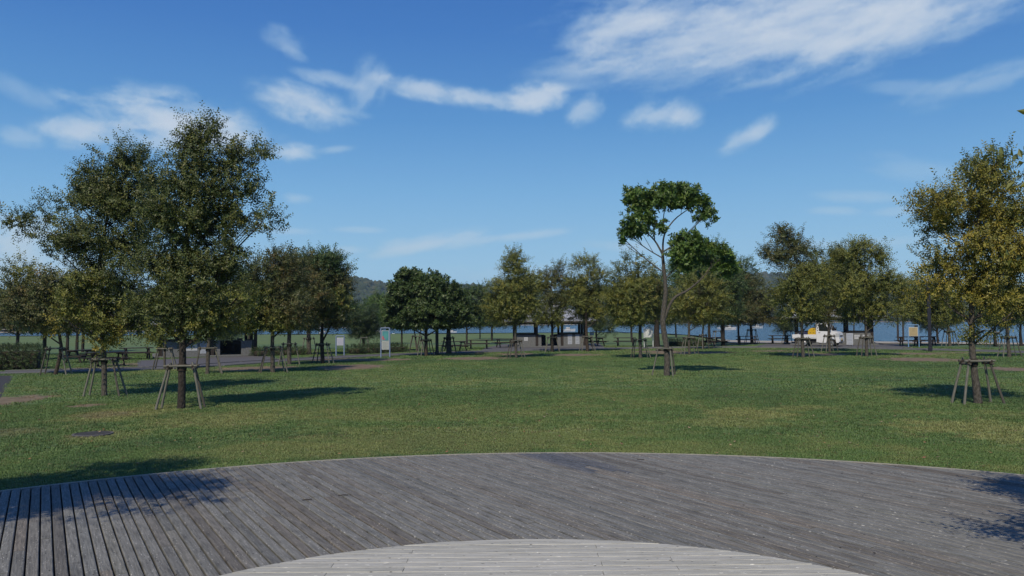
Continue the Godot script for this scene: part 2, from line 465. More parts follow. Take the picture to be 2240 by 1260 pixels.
func make_sky() -> Sky:
	var W := 4096
	var H := 2048
	var strip := Image.create(1, H, false, Image.FORMAT_RGB8)
	for y in H:
		strip.set_pixel(0, y, sky_row(max(0.0, 90.0 - (y + 0.5) * 180.0 / H)) if y < H / 2 else Color8(120, 135, 130))
	strip.resize(W, H, Image.INTERPOLATE_NEAREST)
	var f := FastNoiseLite.new()
	f.seed = 77
	f.noise_type = FastNoiseLite.TYPE_SIMPLEX_SMOOTH
	f.frequency = 0.30
	f.fractal_octaves = 6
	f.fractal_gain = 0.56
	f.domain_warp_enabled = true
	f.domain_warp_amplitude = 2.2
	f.domain_warp_frequency = 0.25
	# clouds by photo pixel: x, y, half width, half height, tilt in degrees, strength, streakiness
	var cl := [
		[1790, -5, 580, 140, 6, 0.8, 2.8], [1700, 60, 460, 84, 7, 0.55, 3.6], [2060, 30, 260, 70, 12, 0.5, 3.0], [1350, 60, 125, 62, 18, 0.6, 2.0], [1500, 125, 330, 36, 2, 0.55, 4.0], [1520, 40, 240, 80, 0, 0.5, 2.8], [1960, 40, 330, 80, 14, 0.75, 2.8], [1260, 160, 110, 18, 0, 0.35, 4.0],
		[350, 250, 190, 55, -3, 0.85, 2.2], [160, 286, 70, 34, 0, 0.7, 1.6], [470, 290, 130, 50, -6, 0.75, 2.2], [330, 310, 190, 40, 0, 0.6, 2.5], [45, 300, 50, 20, -6, 0.4, 2.0],
		[660, 228, 110, 42, -14, 0.75, 1.8], [600, 205, 45, 20, 0, 0.4, 2], [750, 245, 60, 14, -8, 0.4, 2.5],
		[720, 172, 80, 18, -8, 0.55, 2.0], [800, 185, 60, 45, 60, 0.5, 2.0], [930, 195, 130, 26, -10, 0.75, 1.8], [1060, 218, 110, 24, -8, 0.7, 1.8], [1180, 212, 72, 36, 0, 0.85, 1.5], [1280, 238, 48, 34, 30, 0.6, 1.6], [1250, 190, 110, 14, 6, 0.35, 3.0],
		[1440, 255, 80, 34, 8, 0.65, 1.7], [1500, 262, 44, 26, 20, 0.6, 1.7], [1635, 300, 66, 24, 26, 0.55, 1.8], [1660, 280, 44, 22, 30, 0.45, 1.8],
		[2130, 185, 150, 28, 10, 0.4, 2.6], [2010, 190, 110, 16, -6, 0.28, 3.0], [618, 85, 48, 26, -16, 0.4, 1.8], [640, 118, 34, 14, -20, 0.3, 1.8], [648, 434, 36, 13, 0, 0.4, 1.5], [640, 335, 66, 22, 4, 0.75, 1.8], [735, 328, 44, 9, 8, 0.4, 2.5],
		[960, 528, 160, 24, 6, 0.55, 3.0], [1130, 517, 130, 12, 6, 0.5, 3.5], [890, 545, 90, 14, 10, 0.45, 3], [765, 547, 50, 10, 4, 0.35, 2.5], [780, 503, 70, 8, 0, 0.3, 3.0], [640, 505, 70, 9, 0, 0.35, 3.0],
		[1860, 430, 110, 14, -4, 0.3, 3.5], [1830, 462, 60, 11, -4, 0.3, 3.0], [1960, 462, 50, 10, 0, 0.25, 3.0], [1880, 533, 220, 14, 0, 0.28, 4.0], [2020, 370, 120, 30, -14, 0.22, 3.0], [40, 525, 110, 50, 0, 0.7, 2.0], [90, 600, 130, 40, 0, 0.5, 2.2], [30, 190, 90, 22, -22, 0.3, 2.4], [1390, 540, 110, 14, -4, 0.35, 3.0], [600, 590, 110, 30, 0, 0.35, 3.0], [1150, 600, 260, 22, 0, 0.22, 4.0]]
	var blobs := []
	for q in cl:
		var a := azel(q[0], q[1])
		var k := 57.2958 / F
		blobs.append([a.x, a.y, q[2] * k, q[3] * k, q[4], q[5], q[6]])
	var r := RandomNumberGenerator.new()
	r.seed = 4
	for q in 46:       # the same kind of cloud goes on round the rest of the sky
		var az := r.randf_range(38.0, 322.0)
		var el := r.randf_range(6.0, 55.0)
		var big := r.randf() < 0.3
		var hw := r.randf_range(8.0, 17.0) if big else r.randf_range(2.0, 6.0)
		blobs.append([az if az < 180.0 else az - 360.0, el, hw / max(0.35, cos(deg_to_rad(el))), hw * r.randf_range(0.2, 0.34), r.randf_range(-10, 14), r.randf_range(0.5, 0.9), r.randf_range(1.8, 3.0)])
	for q in blobs:
		var ca := cos(deg_to_rad(q[4]))
		var sa := sin(deg_to_rad(q[4]))
		var reach: float = max(q[2], q[3]) * 1.35
		var x0 := int(floor((q[0] - reach) / 360.0 * W))
		var x1 := int(floor((q[0] + reach) / 360.0 * W))
		var ry: float = (q[3] * abs(ca) + q[2] * abs(sa)) * 1.4
		var y0 := int(clamp((90.0 - q[1] - ry) / 180.0 * H, 2, H / 2 - 1))
		var y1 := int(clamp((90.0 - q[1] + ry) / 180.0 * H, 2, H / 2 - 1))
		var step := 1
		for y in range(y0, y1, step):
			var el: float = 90.0 - (y + 0.5) * 180.0 / H
			var body := Color8(205, 216, 230).lerp(Color8(198, 214, 228), ss(14, 3, el))
			for x in range(x0, x1):
				var dx: float = (x + 0.5) / W * 360.0 - q[0]
				var dy: float = el - q[1]
				var uu: float = dx * ca + dy * sa
				var vv: float = -dx * sa + dy * ca
				var e: float = sqrt(uu * uu / (q[2] * q[2]) + vv * vv / (q[3] * q[3]))
				if e > 1.35: continue
				var nn := f.get_noise_2d(uu / q[6] * 1.6 + q[0] * 3.0, vv * 1.9 + q[1] * 5.0) * 1.25
				var d: float = ss(-0.05, 1.5 if q[2] > 5.0 else 1.3, (1.30 - e) * 1.05 + nn * (0.75 if q[2] > 5.0 else 0.62) - (0.10 if q[2] > 5.0 else 0.0)) * ss(1.35, 0.75, e) * q[5]
				if d > 0.004:
					var xx := posmod(x, W)
					strip.set_pixel(xx, y, strip.get_pixel(xx, y).lerp(body, d))
	var pm := PanoramaSkyMaterial.new()
	pm.panorama = ImageTexture.create_from_image(strip)
	var s := Sky.new()
	s.sky_material = pm
	return s

# ------------------------------------------------------------------ lawn
func lawn_at(x: float, z: float) -> int:
	var ix := int((x - LAWN_X0) / LAWN_W * LAWN_N)
	var iz := int((z - LAWN_Z0) / LAWN_W * LAWN_N)
	if ix < 0 or iz < 0 or ix >= LAWN_N or iz >= LAWN_N: return -1
	return iz * LAWN_N + ix

func paint_lawn() -> void:
	lawn_rgb.resize(LAWN_N * LAWN_N * 3)
	lawn_soil.resize(LAWN_N * LAWN_N)
	var green := Vector3(0.096, 0.165, 0.050)
	var deep := Vector3(0.057, 0.114, 0.041)
	var straw := Vector3(0.200, 0.225, 0.085)
	for iz in LAWN_N:
		for ix in LAWN_N:
			var x := LAWN_X0 + (ix + 0.5) / LAWN_N * LAWN_W
			var z := LAWN_Z0 + (iz + 0.5) / LAWN_N * LAWN_W
			var a := n_low.get_noise_2d(x, z * 0.8)
			var b := n_mid.get_noise_2d(x, z)
			var c := green.lerp(deep, clamp(a * 1.3 + b * 0.7, 0.0, 1.0)).lerp(straw, clamp(-a * 0.9 - b * 0.75 - 0.12, 0.0, 0.75))
			var k := (iz * LAWN_N + ix) * 3
			lawn_rgb[k] = c.x; lawn_rgb[k + 1] = c.y; lawn_rgb[k + 2] = c.z
	# worn and dry places seen in the photograph: x, y, half width, half height in pixels, kind (0 dry grass, 1 bare soil), strength
	var spots := [[275, 905, 110, 20, 0, 0.9], [470, 918, 150, 18, 0, 0.7], [190, 888, 34, 4, 1, 0.9], [232, 908, 55, 7, 1, 0.45], [20, 876, 60, 12, 1, 0.9], [205, 951, 48, 8, 1, 0.5], [240, 955, 90, 16, 0, 0.5], [15, 945, 60, 10, 1, 0.35],
		[1640, 905, 110, 14, 0, 0.9], [1600, 925, 120, 12, 0, 0.6], [1760, 893, 90, 6, 0, 0.6], [2110, 935, 160, 18, 0, 0.9], [2200, 960, 80, 14, 0, 0.8], [2180, 905, 60, 8, 0, 0.5], [1000, 960, 420, 34, 0, 0.55], [620, 985, 240, 24, 0, 0.55], [900, 905, 300, 16, 0, 0.4], [1480, 985, 300, 16, 0, 0.4],
		[770, 803, 68, 5.5, 1, 1.0], [560, 806, 80, 4.5, 1, 0.95], [740, 787, 62, 2.6, 1, 0.9], [840, 787, 55, 2.6, 1, 1.0], [1040, 784, 66, 3.0, 1, 1.0], [1130, 775, 44, 2.0, 1, 0.9], [1255, 776.5, 60, 2.4, 1, 1.0], [1440, 769, 60, 1.8, 1, 0.9], [1500, 772, 90, 2.2, 1, 0.95], [1560, 771, 44, 1.6, 1, 0.8], [1785, 775.5, 70, 2.6, 1, 1.0], [1690, 768, 50, 1.6, 1, 0.9], [2015, 786.5, 78, 4.5, 1, 1.0], [2000, 774, 52, 2.2, 1, 0.95], [2222, 808, 52, 5.0, 1, 1.0], [2090, 772, 50, 1.6, 1, 0.6], [1040, 772, 30, 1.4, 1, 0.8], [230, 806, 80, 3, 1, 0.8], [290, 797, 60, 3.5, 1, 0.7], [1480, 881, 60, 5, 0, 0.5], [760, 830, 200, 6, 0, 0.25]]
	var soil := Vector3(0.235, 0.175, 0.118)
	for q in spots:
		var p := ground(q[0], q[1])
		var hx: float = q[2] * -p.z / F
		var hz: float = q[3] * p.z * p.z / (EYE.y * F)
		for iz in range(max(0, int((p.z - hz * 1.5 - LAWN_Z0) / LAWN_W * LAWN_N)), min(LAWN_N, int((p.z + hz * 1.5 - LAWN_Z0) / LAWN_W * LAWN_N) + 1)):
			for ix in range(max(0, int((p.x - hx * 1.5 - LAWN_X0) / LAWN_W * LAWN_N)), min(LAWN_N, int((p.x + hx * 1.5 - LAWN_X0) / LAWN_W * LAWN_N) + 1)):
				var x := LAWN_X0 + (ix + 0.5) / LAWN_N * LAWN_W
				var z := LAWN_Z0 + (iz + 0.5) / LAWN_N * LAWN_W
				var e: float = Vector2((x - p.x) / hx, (z - p.z) / hz).length()
				var t: float = ss(1.25, 0.55 if q[4] == 0 else 0.9, e + n_mid.get_noise_2d(x * 1.8, z * 1.8) * 0.6) * q[5]
				if t <= 0.0: continue
				var k := (iz * LAWN_N + ix)
				var c := Vector3(lawn_rgb[k * 3], lawn_rgb[k * 3 + 1], lawn_rgb[k * 3 + 2])
				var to := straw if q[4] == 0 else soil * (0.85 + 0.4 * n_mid.get_noise_2d(x * 4.0, z * 4.0))
				c = c.lerp(to, t)
				lawn_rgb[k * 3] = c.x; lawn_rgb[k * 3 + 1] = c.y; lawn_rgb[k * 3 + 2] = c.z
				if q[4] == 1: lawn_soil[k] = max(lawn_soil[k], t)
	var img := Image.create(LAWN_N, LAWN_N, false, Image.FORMAT_RGB8)
	for iz in LAWN_N:
		for ix in LAWN_N:
			var k := iz * LAWN_N + ix
			var g := 0.86 + 0.32 * n_mid.get_noise_2d(ix * 3.1, iz * 3.1)
			img.set_pixel(ix, iz, Color(lawn_rgb[k * 3] * g, lawn_rgb[k * 3 + 1] * g, lawn_rgb[k * 3 + 2] * g).linear_to_srgb())
	M.lawn = mat(Color(1, 1, 1), 0.95, tex(img))

var yards := []

func in_yard(x: float, z: float) -> bool:
	for y in yards:
		if Geometry2D.is_point_in_polygon(Vector2(x, z), y): return true
	return false

func on_path(x: float, z: float, wide := 0.0) -> bool:
	var p := Vector2(x, z)
	for k in path_pts.size() - 1:
		var a: Vector2 = path_pts[k]
		var b: Vector2 = path_pts[k + 1]
		if Geometry2D.get_closest_point_to_segment(p, a, b).distance_to(p) < 1.15 + wide: return true
	return false

# by direction from the deck (given as photo column): metres to the water line, metres to where the grass ends
const SHORE := [[-3000.0, 260.0, 256.0], [0.0, 196.0, 192.0], [720.0, 178.0, 174.0], [1330.0, 168.0, 163.0], [1440.0, 150.0, 140.0], [1530.0, 128.0, 112.0], [1585.0, 118.0, 75.0], [1650.0, 112.0, 71.5], [1900.0, 101.0, 68.0], [2200.0, 89.0, 62.5], [2600.0, 78.0, 58.0], [6000.0, 60.0, 50.0]]

func shore(x: float, z: float) -> Vector2:
	var c: float = 1120.0 + F * x / max(-z, 1.0)
	for k in SHORE.size() - 1:
		if c <= SHORE[k + 1][0]:
			var t: float = clamp((c - SHORE[k][0]) / (SHORE[k + 1][0] - SHORE[k][0]), 0.0, 1.0)
			return Vector2(lerpf(SHORE[k][1], SHORE[k + 1][1], t), lerpf(SHORE[k][2], SHORE[k + 1][2], t))
	return Vector2(60.0, 50.0)

func land_y(x: float, z: float) -> float:
	if z > -20.0: return -0.03
	var s := shore(x, z)
	if -z < s.y: return -0.03
	if -z < s.x + 8.0: return lerpf(-0.03, WATER_Y - 0.35, clamp((-z - s.y) / (s.x + 8.0 - s.y), 0.0, 1.0))
	return -3.0

func build_ground() -> void:
	var mb := MB.new()
	var radii := [0.0, 4.0, 9.0, 16.0, 26.0, 40.0, 52.0, 62.0, 70.0, 78.0, 86.0, 94.0, 102.0, 110.0, 118.0, 127.0, 137.0, 148.0, 160.0, 172.0, 184.0, 196.0, 210.0, 226.0, 260.0, 400.0, 800.0, 1800.0]
	var na := 240
	for k in radii.size():
		for a in na + 1:
			var an := TAU * a / na
			var x: float = radii[k] * sin(an)
			var z: float = -radii[k] * cos(an)
			mb.vert(Vector3(x, land_y(x, z) if radii[k] < 300.0 or z < 0 else -0.03, z), Vector3.UP, Vector2(x, z))
	for k in radii.size() - 1:
		for a in na:
			var p := k * (na + 1) + a
			mb.i.append_array(PackedInt32Array([p, p + na + 1, p + na + 2, p, p + na + 2, p + 1]))
	struct("ground", mb, M.far_land)
	# lawn sheet with its own wear
	var l := MB.new()
	var x1 := LAWN_X0 + LAWN_W
	var z1 := LAWN_Z0 + LAWN_W
	var nx := 48
	for iz in nx:
		for ix in nx:
			var pts := []
			var uvs := []
			var keep := true
			for q in [[0, 0], [1, 0], [1, 1], [0, 1]]:
				var fx := float(ix + q[0]) / nx
				var fz := float(iz + q[1]) / nx
				var x := lerpf(LAWN_X0, x1, fx)
				var z := lerpf(LAWN_Z0, z1, fz)
				if z < -30.0 and -z > shore(x, z).y - 0.3: keep = false
				pts.append(Vector3(x, 0, z))
				uvs.append(Vector2(fx, fz))
			if keep: l.face(pts, Vector3.UP, uvs)
	struct("lawn", l, M.lawn)
	# beach
	var b := MB.new()
	var cols := 170
	for k in cols:
		for j in 12:
			var pts := []
			for q in [[0, 0], [1, 0], [1, 1], [0, 1]]:
				var px := lerpf(-900.0, 3300.0, float(k + q[0]) / cols)
				var t: float = (px - 1120.0) / F
				var s := shore(t, -1.0)
				var d := lerpf(s.y + n_low.get_noise_1d(px * 0.3) * 1.2, s.x + 7.0, float(j + q[1]) / 12.0)
				pts.append(Vector3(d * t, land_y(d * t, -d) + 0.05, -d))
			b.face(pts, Vector3.UP)
	struct("beach", b, M.sand)
	# water
	var w := MB.new()
	w.face([Vector3(-1700, WATER_Y, -40), Vector3(1700, WATER_Y, -40), Vector3(1700, WATER_Y, -1800), Vector3(-1700, WATER_Y, -1800)], Vector3.UP)
	struct("lake", w, M.water)

func far_shore(az: float) -> float:     # metres to the opposite bank by azimuth in degrees
	return lerpf(470.0, 1050.0, ss(-26.0, 14.0, az))

func ridge_px(px: float) -> float:
	var st := [[-500, 640], [0, 636], [500, 628], [690, 618], [735, 609], [772, 604], [800, 609], [840, 617], [900, 616], [960, 619], [1040, 627], [1100, 634], [1250, 640], [1450, 630], [1580, 610], [1660, 599], [1740, 596], [1850, 604], [1930, 622], [2000, 640], [2120, 652], [2300, 655], [2800, 650]]
	for k in st.size() - 1:
		if px <= st[k + 1][0]:
			return lerpf(st[k][1], st[k + 1][1], clamp((px - st[k][0]) / float(st[k + 1][0] - st[k][0]), 0, 1))
	return 650.0

func hill_point(az: float, s: float) -> Vector3:
	# s: 0 at the far bank, 1 on the crest, 1.6 down behind it
	var base := far_shore(az)
	var r := base + s * 330.0
	var px := 1120.0 + F * tan(deg_to_rad(az))
	var d := ray(px, ridge_px(clamp(px, -500.0, 2800.0)))
	var crest: float = EYE.y + d.y / Vector2(d.x, d.z).length() * (base + 330.0) - 9.0
	var x := r * sin(deg_to_rad(az))
	var z := -r * cos(deg_to_rad(az))
	var fold := n_low.get_noise_2d(x * 0.05, z * 0.05) * 0.26 * s
	var h: float = crest * (ss(-0.1, 1.05, s) + fold * (1.0 - s)) if s <= 1.0 else crest * (1.0 - 0.5 * (s - 1.0))
	return Vector3(x, h + 0.4, z)

func build_hills() -> void:
	var mb := MB.new()
	var na := 150
	var ns := 14
	for a in na + 1:
		for s in ns + 1:
			mb.vert(hill_point(lerpf(-52.0, 52.0, float(a) / na), lerpf(-0.02, 1.6, float(s) / ns)), Vector3.UP)
	for a in na:
		for s in ns:
			var p := a * (ns + 1) + s
			mb.i.append_array(PackedInt32Array([p, p + 1, p + ns + 2, p, p + ns + 2, p + ns + 1]))
	struct("hills", mb, M.forest)
	# pale bank along the water
	var bk := MB.new()
	for a in na:
		var p0 := hill_point(lerpf(-52.0, 52.0, float(a) / na), -0.02)
		var p1 := hill_point(lerpf(-52.0, 52.0, float(a + 1) / na), -0.02)
		p0.y = 0.0; p1.y = 0.0
		var i0 := p0 * 1.012
		var i1 := p1 * 1.012
		i0.y = 1.7 + n_mid.get_noise_1d(a * 9.0); i1.y = 1.7 + n_mid.get_noise_1d((a + 1) * 9.0)
		var o0 := p0 * 0.995
		var o1 := p1 * 0.995
		o0.y = WATER_Y - 0.3; o1.y = WATER_Y - 0.3
		bk.face([o0, o1, i1, i0], Vector3(0, 1, 0.3))
	struct("far_bank", bk, M.sand)
	# wooded slopes: a mass of crowns
	var crown := crown_lump()
	var xf := []
	var cols := []
	for k in 9500:
		var az := rng.randf_range(-40.0, 40.0)
		var s := pow(rng.randf(), 0.8) * 1.12
		var p := hill_point(az, s + 0.015)
		var sc := rng.randf_range(3.2, 6.4) * (1.25 if far_shore(az) > 800.0 else 1.0)
		xf.append(Transform3D(Basis(Vector3.UP, rng.randf() * TAU).scaled(Vector3(sc, sc * rng.randf_range(0.75, 1.25), sc)), p + Vector3(0, sc * 0.35, 0)))
		var t := rng.randf()
		var c := Vector3(0.022, 0.042, 0.024).lerp(Vector3(0.046, 0.070, 0.036), t)
		if rng.randf() < 0.12: c = Vector3(0.065, 0.075, 0.04)
		cols.append(Color(c.x, c.y, c.z))
	var o := instances(numbered("forest"), crown, xf, cols, self)
	o.set_meta("label", "dense far wood covering the hills across the lake")
	o.set_meta("category", "forest")

func crown_lump() -> ArrayMesh:
	var f := FastNoiseLite.new()
	f.seed = 9
	f.frequency = 1.3
	f.fractal_octaves = 3
	var mb := MB.new()
	var nu := 12
	var nv := 8
	for j in nv + 1:
		for k in nu + 1:
			var th := PI * j / nv
			var ph := TAU * (k % nu) / nu
			var d := Vector3(sin(th) * cos(ph), cos(th), sin(th) * sin(ph))
			var r := 1.0 + f.get_noise_3dv(d * 1.4) * 0.65
			mb.vert(d * r, d)
	for j in nv:
		for k in nu:
			var p := j * (nu + 1) + k
			mb.i.append_array(PackedInt32Array([p, p + nu + 1, p + nu + 2, p, p + nu + 2, p + 1]))
	# normals from the lumps themselves
	var acc := PackedVector3Array()
	acc.resize(mb.v.size())
	for t in range(0, mb.i.size(), 3):
		var a := mb.v[mb.i[t]]
		var nn := -(mb.v[mb.i[t + 1]] - a).cross(mb.v[mb.i[t + 2]] - a)
		for q in 3: acc[mb.i[t + q]] += nn
	for k in acc.size():
		var nn := acc[k].normalized()
		mb.n[k] = nn if nn.dot(mb.n[k]) > 0 else mb.n[k]
	return mb.mesh(M.far_leaf)

func build_path() -> void:
	var px := [[-420, 832], [-200, 824], [0, 815.5], [130, 812], [250, 809.5], [340, 806], [450, 800], [560, 792.5], [660, 786.5], [760, 780.8], [860, 776.5], [960, 773], [1060, 769.5], [1160, 766.5], [1260, 764.5], [1360, 762.5], [1460, 761], [1560, 760.2], [1660, 760], [1760, 760.6], [1860, 762], [1960, 763.6], [2060, 765.8], [2160, 768.4], [2260, 771.6], [2400, 777], [2600, 786]]
	for q in px:
		var p := ground(q[0], q[1])
		path_pts.append(Vector2(p.x, p.z))
	var mb := MB.new()
	for k in path_pts.size():
		var a: Vector2 = path_pts[max(0, k - 1)]
		var b: Vector2 = path_pts[min(path_pts.size() - 1, k + 1)]
		var t := (b - a).normalized()
		var nn := Vector2(-t.y, t.x)
		for s in [-1.0, 1.0]:
			var p: Vector2 = path_pts[k] + nn * s * 1.1
			mb.vert(Vector3(p.x, 0.008, p.y), Vector3.UP, Vector2(s, k))
	for k in path_pts.size() - 1:
		var p := k * 2
		mb.i.append_array(PackedInt32Array([p, p + 2, p + 3, p, p + 3, p + 1]))
	struct("path", mb, M.asphalt)
	# low kerbs on both sides
	for s in [-1.0, 1.0]:
		var kb := MB.new()
		for k in path_pts.size() - 1:
			var a: Vector2 = path_pts[k]
			var b: Vector2 = path_pts[k + 1]
			var t := (b - a).normalized()
			var nn := Vector2(-t.y, t.x)
			var c: Vector2 = (a + b) * 0.5 + nn * s * 1.16
			kb.box(Vector3(c.x, 0.02, c.y), Vector3((b - a).length() + 0.01, 0.07, 0.10), Basis(Vector3.UP, -atan2(t.y, t.x)), 0.01)
		struct("path_kerb", kb, M.concrete)
	# paved yards round the shelters
	for q in [[[300, 806], [560, 797], [610, 783], [560, 776], [300, 789]], [[1046, 769.5], [1330, 763.5], [1310, 751], [1100, 753], [1060, 761]], [[1640, 759.5], [1960, 763.5], [2000, 759], [1960, 752], [1680, 752]]]:
		var yd := MB.new()
		var pts := []
		for p in q:
			var w := ground(p[0], p[1])
			pts.append(Vector3(w.x, 0.0045, w.z))
		yd.face(pts, Vector3.UP)
		var yp := PackedVector2Array()
		for p in pts: yp.append(Vector2(p.x, p.z))
		yards.append(yp)
		struct("paved_yard", yd, M.asphalt)
	# darker tarmac path that comes in at the left border
	var dk := MB.new()
	var pts2 := []
	for p in [[30, 822], [-2, 874], [-330, 930], [-330, 824]]:
		var w := ground(p[0], p[1])
		pts2.append(Vector3(w.x, 0.005, w.z))
	dk.face(pts2, Vector3.UP)
	var sp2 := PackedVector2Array()
	for p in pts2: sp2.append(Vector2(p.x, p.z))
	yards.append(sp2)
	struct("side_path", dk, M.dark_asphalt)

# ------------------------------------------------------------------ deck
func circle3(a: Vector2, b: Vector2, c: Vector2) -> Vector3:
	var d := 2.0 * (a.x * (b.y - c.y) + b.x * (c.y - a.y) + c.x * (a.y - b.y))
	var ux := (a.length_squared() * (b.y - c.y) + b.length_squared() * (c.y - a.y) + c.length_squared() * (a.y - b.y)) / d
	var uy := (a.length_squared() * (c.x - b.x) + b.length_squared() * (a.x - c.x) + c.length_squared() * (b.x - a.x)) / d
	return Vector3(ux, uy, Vector2(ux, uy).distance_to(a))

func flat(p: Vector3) -> Vector2:
	return Vector2(p.x, p.z)

func ring(mb: MB, c: Vector2, r0: float, r1: float, y0: float, y1: float, seg := 180) -> void:
	for k in seg:
		var a := TAU * k / seg
		var b := TAU * (k + 1) / seg
		var d0 := Vector3(cos(a), 0, sin(a))
		var d1 := Vector3(cos(b), 0, sin(b))
		var o := Vector3(c.x, 0, c.y)
		mb.face([o + d0 * r0 + Vector3(0, y1, 0), o + d1 * r0 + Vector3(0, y1, 0), o + d1 * r1 + Vector3(0, y1, 0), o + d0 * r1 + Vector3(0, y1, 0)], Vector3.UP)
		mb.face([o + d0 * r1 + Vector3(0, y0, 0), o + d1 * r1 + Vector3(0, y0, 0), o + d1 * r1 + Vector3(0, y1, 0), o + d0 * r1 + Vector3(0, y1, 0)], d0)
		mb.face([o + d0 * r0 + Vector3(0, y0, 0), o + d1 * r0 + Vector3(0, y0, 0), o + d1 * r0 + Vector3(0, y1, 0), o + d0 * r0 + Vector3(0, y1, 0)], -d0)

func chord(c: float, r: float, x: float) -> float:
	var q := r * r - (x - c) * (x - c)
	return sqrt(q) if q > 0.0 else -1.0

# one board: strip n0..n1 across, ends (a0, a1) at n0 side and (b0, b1) at n1 side along t
func board(mb: MB, n0: float, n1: float, a0: float, b0: float, a1: float, b1: float, top: float, nd: Vector2, td: Vector2, tone: Color) -> void:
	mb.col = tone
	var uo := rng.randf() * 5.0
	var vo := rng.randf()
	var th := 0.035
	var ch := 0.006
	var prof := [[0.0, -th], [0.0, -ch], [ch, 0.0], [1.0 - ch, 0.0], [1.0, -ch], [1.0, -th]]
	var rows := []
	var w := n1 - n0
	for e in 2:
		var row := []
		for p in prof:
			var n: float = n0 + (p[0] if p[0] < 0.5 and p[0] > 0.0 else (p[0] * w if p[0] >= 0.999 or p[0] <= 0.0 else w - ch))
			var f: float = (n - n0) / w
			var t: float = lerpf(a0, b0, f) if e == 0 else lerpf(a1, b1, f)
			var q := nd * n + td * t
			row.append([Vector3(q.x, top + p[1], q.y), Vector2(t / 2.4 + uo, (n - n0) / 0.3 + vo)])
		rows.append(row)
	var nd3 := Vector3(nd.x, 0, nd.y)
	var hints := [-nd3, (Vector3.UP - nd3).normalized(), Vector3.UP, (Vector3.UP + nd3).normalized(), nd3]
	for k in 5:
		mb.face([rows[0][k][0], rows[0][k + 1][0], rows[1][k + 1][0], rows[1][k][0]], hints[k], [rows[0][k][1], rows[0][k + 1][1], rows[1][k + 1][1], rows[1][k][1]])
	for e in 2:
		var pts := []
		for p in rows[e]: pts.append(p[0])
		var td3 := Vector3(td.x, 0, td.y)
		mb.face(pts, td3 if e == 1 else -td3)

